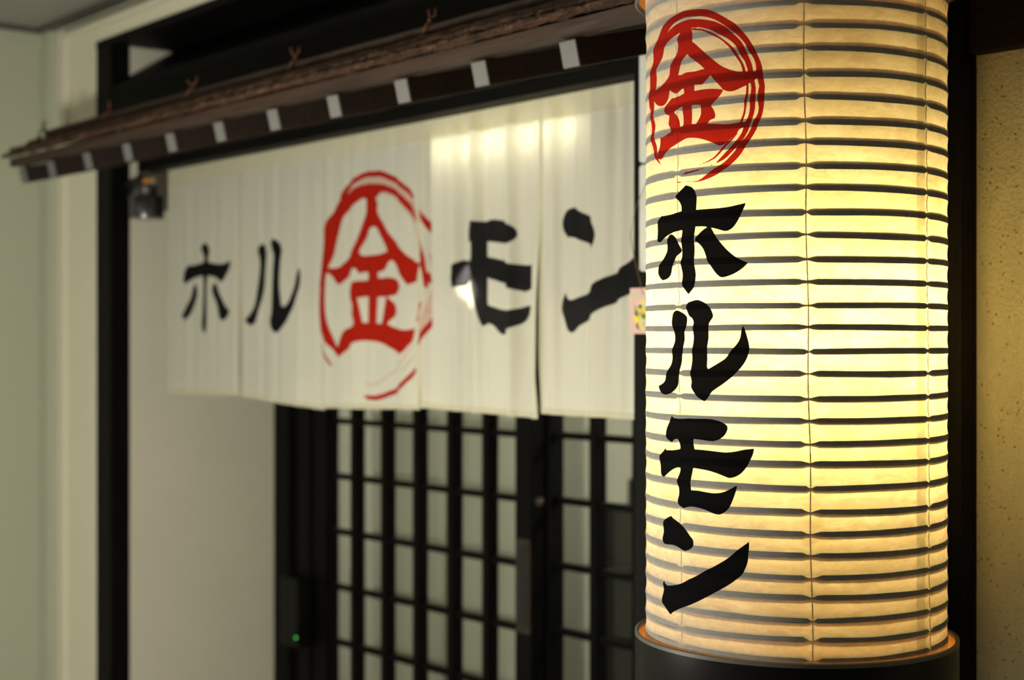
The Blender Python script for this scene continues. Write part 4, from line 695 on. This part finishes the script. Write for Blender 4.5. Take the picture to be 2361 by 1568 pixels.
# ------------------------------------------------------------------ noren: five cotton panels
YN = 1.65
nz = thing('noren_curtain', 'white five-panel shop curtain with black lettering and a red circled character', 'curtain', (-2.45, YN, H + .41))
edges = [-3.309, -2.968, -2.620, -2.291, -1.943, -1.598]
bots = [(-.121, -.117), (-.118, -.137), (-.132, -.125), (-.121, -.128), (-.119, -.122)]
ztop = .412
for i in range(5):
    x0, x1 = edges[i], edges[i + 1]; nu, nv = 150, 230
    uu, vv = np.meshgrid(np.linspace(0, 1, nu), np.linspace(0, 1, nv))
    bz = bots[i][0] + (bots[i][1] - bots[i][0]) * uu + .003 * np.sin(uu * 7 + i) * uu * (1 - uu)
    Z0 = ztop + (bz - ztop) * vv; X0 = x0 + (x1 - x0) * uu
    amp = [.0016, .0022, .0034, .015, .0095][i]
    fall = (1 - .62 * vv) if i >= 3 else (.7 + .3 * vv)
    Yo = amp * fall * (np.sin(uu * 39 + 1.7 * i + .5 * vv) * .6 + .45 * np.sin(uu * 22 + 2.1 * i) + .3 * np.sin(uu * 67 + i)) * np.minimum(1, vv * 9 + .25)
    Yo += (.0025 if i < 3 else .006) * np.sin(uu * 4.2 + i * 2.2) * vv ** 1.5
    sm = lambda a, b, t: np.clip((t - a) / (b - a), 0, 1) ** 2 * (3 - 2 * np.clip((t - a) / (b - a), 0, 1))
    e_ = np.clip(np.minimum(uu, 1 - uu) / .07, 0, 1)
    Yo *= 1 - (1 - e_) * (1 - .8 * sm(.35, .75, vv))
    Yo += .0008 * (i % 2)
    X1 = X0 + np.where(uu > .5, 1, -1) * .0016 * (1 - e_)
    if i == 4:                                             # left edge of the last panel swings aside and back: the dark slit
        g = sm(.42, .72, vv) * (1 - .62 * sm(.80, 1.0, vv)); k = np.exp(-uu / .05)
        X1 += .010 * g * k; Yo += -.016 * g * k
    if i == 3:
        g = sm(.30, .70, vv) * (1 - .5 * sm(.85, 1.0, vv)); k = np.exp(-(1 - uu) / .05)
        X1 -= .005 * g * k; Yo += -.010 * g * k + .012 * g * np.exp(-((1 - uu - .12) / .06) ** 2)
        X1 += .0035 * sm(.7, 1, vv) * np.exp(-uu / .03)
    if i == 2:
        X1 -= .002 * sm(.7, 1, vv) * np.exp(-(1 - uu) / .03)
    px, pz = X0.reshape(-1), Z0.reshape(-1)
    lay = ((Z0 > .3725) | (Z0 - bz < .011) | (X0 - x0 < .006) | (x1 - X0 < .006)).astype(float)
    at = dict(ink_black=sdf(px, pz, GLYPHS['noren_black']), ink_red=sdf(px, pz, GLYPHS['noren_red'], GLYPHS['noren_red_strokes']),
              ink_wash=sdf(px, pz, GLYPHS['noren_wash'], GLYPHS['noren_wash_strokes']), layers=lay)
    V = np.stack([X1 + 2.45, Yo, Z0 - .41], -1)
    link('panel', grid_mesh('panel', V, nu, nv, attrs=at), M['noren'], nz)
# assumed lamp tube behind the curtain's top edge, inferred from the bright strip
tl = thing('assumed_tube_lamp', 'assumed slim tube lamp glowing through the top of the white curtain', 'lamp', (-2.05, 1.687, H + .352))
tube('lamp_tube', [(-.205, 0, 0), (.205, 0, 0)], .011, M['tube_noren'], tl, 12)
for s in (-1, 1):
    o = lathe('end_cap', [(0, 0), (.0115, 0), (.0115, .02), (0, .02)], M['sign_white'], tl, 16); o.rotation_euler = (0, math.radians(90), 0); o.location = (s * .215 - .01, 0, 0)
box('holder', -2.28, -1.82, 1.71, 1.73, .37, .404, M['sign_white'], tl)
# assumed small spotlight over the door, added for the bright patch on the curtain
sp = thing('assumed_spot_lamp', 'assumed small black spotlight above the door, aimed at the back of the curtain', 'lamp', (-2.22, 2.03, H + .33))
tgt = Vector((-2.148, 1.65, H + .098)); src = Vector((-2.22, 2.0, H + .33)); dirv = (tgt - src).normalized()
shell = lathe('lamp_housing', [(.012, -.05), (.022, -.045), (.024, 0), (.020, 0), (.018, -.04)], M['black_metal'], sp, 20)
shell.rotation_mode = 'QUATERNION'; shell.rotation_quaternion = dirv.to_track_quat('Z', 'Y'); shell.location = src - sp.location
tube('lamp_arm', [(0, .05, .04), (0, .02, .03), (0, -.012, .012)], .005, M['black_metal'], sp)
ld = bpy.data.lights.new('spot_light', 'SPOT'); ld.energy = SPOT; ld.spot_size = math.radians(9); ld.spot_blend = .35; ld.shadow_soft_size = .004; ld.color = (1, .97, .88)
lo = bpy.data.objects.new('spot_light', ld); C.objects.link(lo); lo.parent = sp
lo.rotation_mode = 'QUATERNION'; lo.rotation_quaternion = dirv.to_track_quat('-Z', 'Y'); lo.location = src + dirv * .004 - sp.location

# ------------------------------------------------------------------ small fittings
wl = thing('wall_lamp', 'small gunmetal drum fitting with an orange tag beside the black post', 'fitting', (-3.405, 1.64, H + .30))
lathe('drum', [(0, 0), (.040, 0), (.041, .004), (.041, .050), (.038, .055), (0, .056)], M['lamp_metal'], wl, 40)
lathe('neck', [(0, 0), (.024, 0), (.026, .020), (.018, .026), (0, .027)], M['lamp_metal'], wl, 32, loc=(0, 0, .056))
tube('arm', [(-.112, 0, .085), (-.08, 0, .092), (-.03, 0, .092), (0, 0, .082)], .011, M['black_metal'], wl)
o = box('tag', -3.398, -3.378, 1.625, 1.640, .385, .394, M['orange'], wl, bevel=.003)
ab = thing('alarm_box', 'small black box with a green light on the dark door frame', 'box', (-3.36, 2.04, H - .775))
box('box_body', -3.412, -3.325, 2.015, YD - .029, -.775, -.60, M['black_lacquer'], ab, bevel=.006)
o = lathe('indicator_light', [(0, 0), (.0016, 0), (.0012, .0012), (0, .0014)], M['led'], ab, 12); o.rotation_euler = (math.radians(90), 0, 0)
o.location = (.026, -.0245, .025)
# signs on the pillar
def sign(name, x0, x1, y, z0, z1, rad, mat, th=.004):
    bm = bmesh.new(); pts = []
    for cx, cz, a0 in ((x1 - rad, z1 - rad, 0), (x0 + rad, z1 - rad, 90), (x0 + rad, z0 + rad, 180), (x1 - rad, z0 + rad, 270)):
        for k in range(6):
            a = math.radians(a0 + 18 * k); pts.append((cx + rad * math.cos(a), cz + rad * math.sin(a)))
    mx, mz = (x0 + x1) / 2, (z0 + z1) / 2
    f = [bm.verts.new((p[0] - mx, -th, p[1] - mz)) for p in pts]; b = [bm.verts.new((p[0] - mx, 0, p[1] - mz)) for p in pts]
    bm.faces.new(f); bm.faces.new(b[::-1])
    for k in range(len(pts)): bm.faces.new((f[k], b[k], b[(k + 1) % len(pts)], f[(k + 1) % len(pts)]))
    o = link(name, finish(bm, name), mat); o.location = (mx, y, mz + H); return o
def sign_print():
    t = NT('printed_sign'); tc = t.n('ShaderNodeTexCoord'); sx = t.n('ShaderNodeSeparateXYZ'); t.l(tc.outputs['Object'], sx.inputs[0])
    def band(z0, z1, x0):
        a = t.math('MULTIPLY', t.math('GREATER_THAN', sx.outputs[2], z0), t.math('LESS_THAN', sx.outputs[2], z1))
        return t.math('MULTIPLY', a, t.math('GREATER_THAN', sx.outputs[0], x0))
    c = t.mix(band(.010, .027, -.048), (.60, .61, .59), (.03, .05, .22)); c = t.mix(band(-.004, .006, -.050), c, (.03, .30, .08))
    c = t.mix(band(-.050, -.015, -.050), c, (.42, .40, .45)); t.set(c, .35); return t.m
tag(sign('sign_board', -1.617, -1.480, 1.568, .265, .438, .006, sign_print()), 'upper white sign board with blue and green print on the dark pillar', 'sign')
tag(sign('sign_board', -1.617, -1.480, 1.568, .105, .262, .006, M['sign_white']), 'lower plain white sign board with rounded corners on the dark pillar', 'sign')
def card_print():
    t = NT('flower_card_print'); tc = t.n('ShaderNodeTexCoord'); mp = t.n('ShaderNodeMapping'); t.l(tc.outputs['Object'], mp.inputs[0])
    sx = t.n('ShaderNodeSeparateXYZ'); t.l(mp.outputs[0], sx.inputs[0])
    ex = t.math('MULTIPLY', t.math('SUBTRACT', sx.outputs[0], -.004), 1 / .019); ez = t.math('MULTIPLY', t.math('ADD', sx.outputs[2], .006), 1 / .023)
    rad = t.math('SQRT', t.math('ADD', t.math('MULTIPLY', ex, ex), t.math('MULTIPLY', ez, ez)))
    wob = t.math('ADD', rad, t.math('MULTIPLY', t.math('SUBTRACT', t.noise(mp.outputs[0], 160, 2), .5), .9))
    vo = t.n('ShaderNodeTexVoronoi', Scale=150.0); t.l(mp.outputs[0], vo.inputs['Vector'])
    fl = t.ramp(vo.outputs['Color'], [(.25, (.70, .50, .03)), (.45, (.78, .66, .05)), (.6, (.62, .62, .45)), (.72, (.05, .12, .06))])
    c = t.mix(t.maprange(wob, .92, .98), fl, (.66, .43, .41))
    top = t.math('MULTIPLY', t.math('GREATER_THAN', sx.outputs[2], .022), t.math('LESS_THAN', sx.outputs[2], .027))
    c = t.mix(t.math('MULTIPLY', top, .6), c, (.40, .55, .30)); t.set(c, .4); return t.m
tag(sign('flower_card', -1.641, -1.579, 1.569, .013, .081, .001, card_print(), .001), 'small pink card with yellow flowers below the white signs', 'card')
tag(tube('loose_wire', [(-1.595, 1.558, .235), (-1.616, 1.556, .20), (-1.628, 1.556, .16), (-1.618, 1.556, .12), (-1.605, 1.56, .07)], .0006, M['cord'], None, 6),
    'thin loose wire bowing out beside the lower white sign', 'wire').location = (0, 0, H)

# ------------------------------------------------------------------ paper lantern
R = .165; LX, LY = -1.1093, 1.3118; BASE = math.atan2(-LY, -LX)
ZB, ZT = -.336, .395
lt = thing('paper_lantern', 'tall glowing cylindrical paper lantern with red and black lettering and black end caps', 'lantern', (LX, LY, H + ZB))
lt.rotation_euler = (0, 0, BASE)                # local +x faces the camera side of the street
ribpx = [-47, 7, 60, 114, 171, 226, 281, 330, 384, 435, 490, 544, 598, 651, 704, 755, 809, 862, 918, 970, 1022, 1070, 1124, 1180, 1229, 1280, 1330, 1378, 1428, 1475, 1520]
ribz = np.array([(790 - p) * 1.5286 / 3500 for p in ribpx])
ang = np.concatenate([np.linspace(-1.40, -.10, 250)[:-1], np.linspace(-.10, 1.45, 120)[:-1], np.linspace(1.45, 2 * math.pi - 1.40, 90)[:-1]])
zz = np.linspace(ZB, ZT, 560)
AA, ZZ = np.meshgrid(ang, zz)
order = np.sort(ribz); i1 = np.clip(np.searchsorted(order, ZZ), 1, len(order) - 1)
ph = np.clip((ZZ - order[i1 - 1]) / (order[i1] - order[i1 - 1]), 0, 1)
rn = np.array([[mnoise.noise((math.cos(a) * 3.2, math.sin(a) * 3.2, z * 24)) for a in ang[::5]] for z in zz[::5]])
wr = np.repeat(np.repeat(rn, 5, 0), 5, 1)[:len(zz), :len(ang)]
ker = np.ones(9) / 9
wr = np.apply_along_axis(lambda v: np.convolve(np.pad(v, 4, 'edge'), ker, 'valid'), 0, wr)
wr = np.apply_along_axis(lambda v: np.convolve(np.pad(v, 4, 'wrap'), ker, 'valid'), 1, wr)
sag = np.sin(math.pi * ph)
RR = R - .0013 * sag + .0006 * wr * sag
V = np.stack([RR * np.cos(AA), RR * np.sin(AA), ZZ - ZB], -1)
sx = (AA * R).reshape(-1); sz = ZZ.reshape(-1); sx = np.where(sx > math.pi * R, sx - 2 * math.pi * R, sx)
wob = .0018 * np.sin(ZZ * 31)
seam = ((AA > .858 + wob) & (AA < .955 + wob)).astype(float)
at = dict(ink_black=sdf(sx, sz, GLYPHS['lantern_black'], clampd=.003), ink_red=sdf(sx, sz, GLYPHS['lantern_red'], GLYPHS['lantern_red_strokes'], .003), seam=seam)
link('paper_shade', grid_mesh('paper_shade', V, len(ang), len(zz), True, at), M['washi'], lt)
# bamboo hoops inside the paper, thinned where the cords cross them
cords = [-.815 + k * 2 * math.pi / 7 for k in range(7)]
def twist(z): return .085 * (.02 - z)
def hoop(seed):
    rnd = random.Random(seed); N = 220; bm = bmesh.new(); rings = []
    gw = [rnd.uniform(.014, .040) if abs(c - .08) < .3 else rnd.uniform(.010, .022) for c in cords]
    gs = [rnd.uniform(.55, .93) for c in cords]
    for k in range(N):
        a = 2 * math.pi * k / N
        hw = .0030 * (1 + .10 * mnoise.noise((math.cos(a) * 4, math.sin(a) * 4, seed * 3.7)))
        for c, g, s in zip(cords, gw, gs):
            d = (a - c + math.pi) % (2 * math.pi) - math.pi
            hw *= 1 - s * math.exp(-(d / g) ** 4)
        dz = .0010 * mnoise.noise((math.cos(a) * 1.5, math.sin(a) * 1.5, seed * 5.1))
        ro, ri = R - .0007, R - .0030
        rings.append([bm.verts.new((r * math.cos(a), r * math.sin(a), z + dz)) for r, z in ((ro, -hw), (ro, hw), (ri, hw), (ri, -hw))])
    for k in range(N):
        A, B = rings[k], rings[(k + 1) % N]
        for j in range(4): bm.faces.new((A[j], A[(j + 1) % 4], B[(j + 1) % 4], B[j]))
    return finish(bm, 'rib', True)
hoops = [hoop(s) for s in range(6)]
for k, z in enumerate(ribz):
    r = link('rib', hoops[k % 6], M['rib'], lt); r.location = (0, 0, z - ZB); r.rotation_euler = (0, 0, twist(z))
for c in cords:
    pts = [((R - .0022) * math.cos(c + twist(z) + .004 * math.sin(z * 40 + c)), (R - .0022) * math.sin(c + twist(z) + .004 * math.sin(z * 40 + c)), z - ZB) for z in np.linspace(ZB, ZT, 60)]
    tube('cord', pts, .0007, M['cord'], lt, 5)
RC = .1764
def cap(name, zr, sgn):
    """deep black hoop with a pale wooden inside and a floor; zr is its open rim"""
    e = link(name, None, None, lt)
    e.location = (0, 0, zr - ZB)
    pr_ = [(RC - .0035, 0), (RC, 0), (RC, -sgn * .13), (RC - .004, -sgn * .136), (RC - .0035, -sgn * .13)]
    lathe('hoop', pr_, M['black_lacquer'], e, 160, True)
    lathe('lining', [(RC - .0040, -sgn * .0025), (RC - .0037, -sgn * .0025), (RC - .0037, -sgn * .125), (RC - .0040, -sgn * .125)], M['cap_inside'], e, 160, True)
    lathe('rim_band', [(RC - .0038, -sgn * .0026), (RC - .0038, sgn * .0010), (RC - .002, sgn * .0022), (RC + .0004, sgn * .0012), (RC + .0004, -sgn * .0026)], M['rim'], e, 160, True)
    lathe('base_board', [(0, -sgn * .122), (RC - .0045, -sgn * .122), (RC - .0045, -sgn * .130), (0, -sgn * .130)], M['cap_inside'], e, 96)
    return e
cap('bottom_cap', -.3226, 1)
cap('top_cap', .381, -1)
bm = bmesh.new(); bmesh.ops.create_icosphere(bm, subdivisions=3, radius=.030)
b = link('light_bulb', finish(bm, 'light_bulb', True), M['bulb'], lt); b.location = (0, 0, .02 - ZB)
lathe('bulb_socket', [(0, 0), (.013, 0), (.016, .02), (.016, .06), (0, .06)], M['black_metal'], lt, 24, loc=(0, 0, .045 - ZB))
tube('bulb_flex', [(0, 0, .105 - ZB), (0, 0, .50 - ZB)], .003, M['black_metal'], lt)
# bracket arm that carries the lantern from the pillar
ar = thing('lantern_bracket', 'black bracket arm carrying the paper lantern out from the dark pillar', 'bracket', (LX, LY, H + .56))
box('arm_bar', LX - .02, LX + .02, LY - .05, 1.5645, .56, .60, M['black_wood_x'], ar, bevel=.002)
tube('hanger', [(0, 0, -.045), (0, 0, .002)], .004, M['black_metal'], ar)
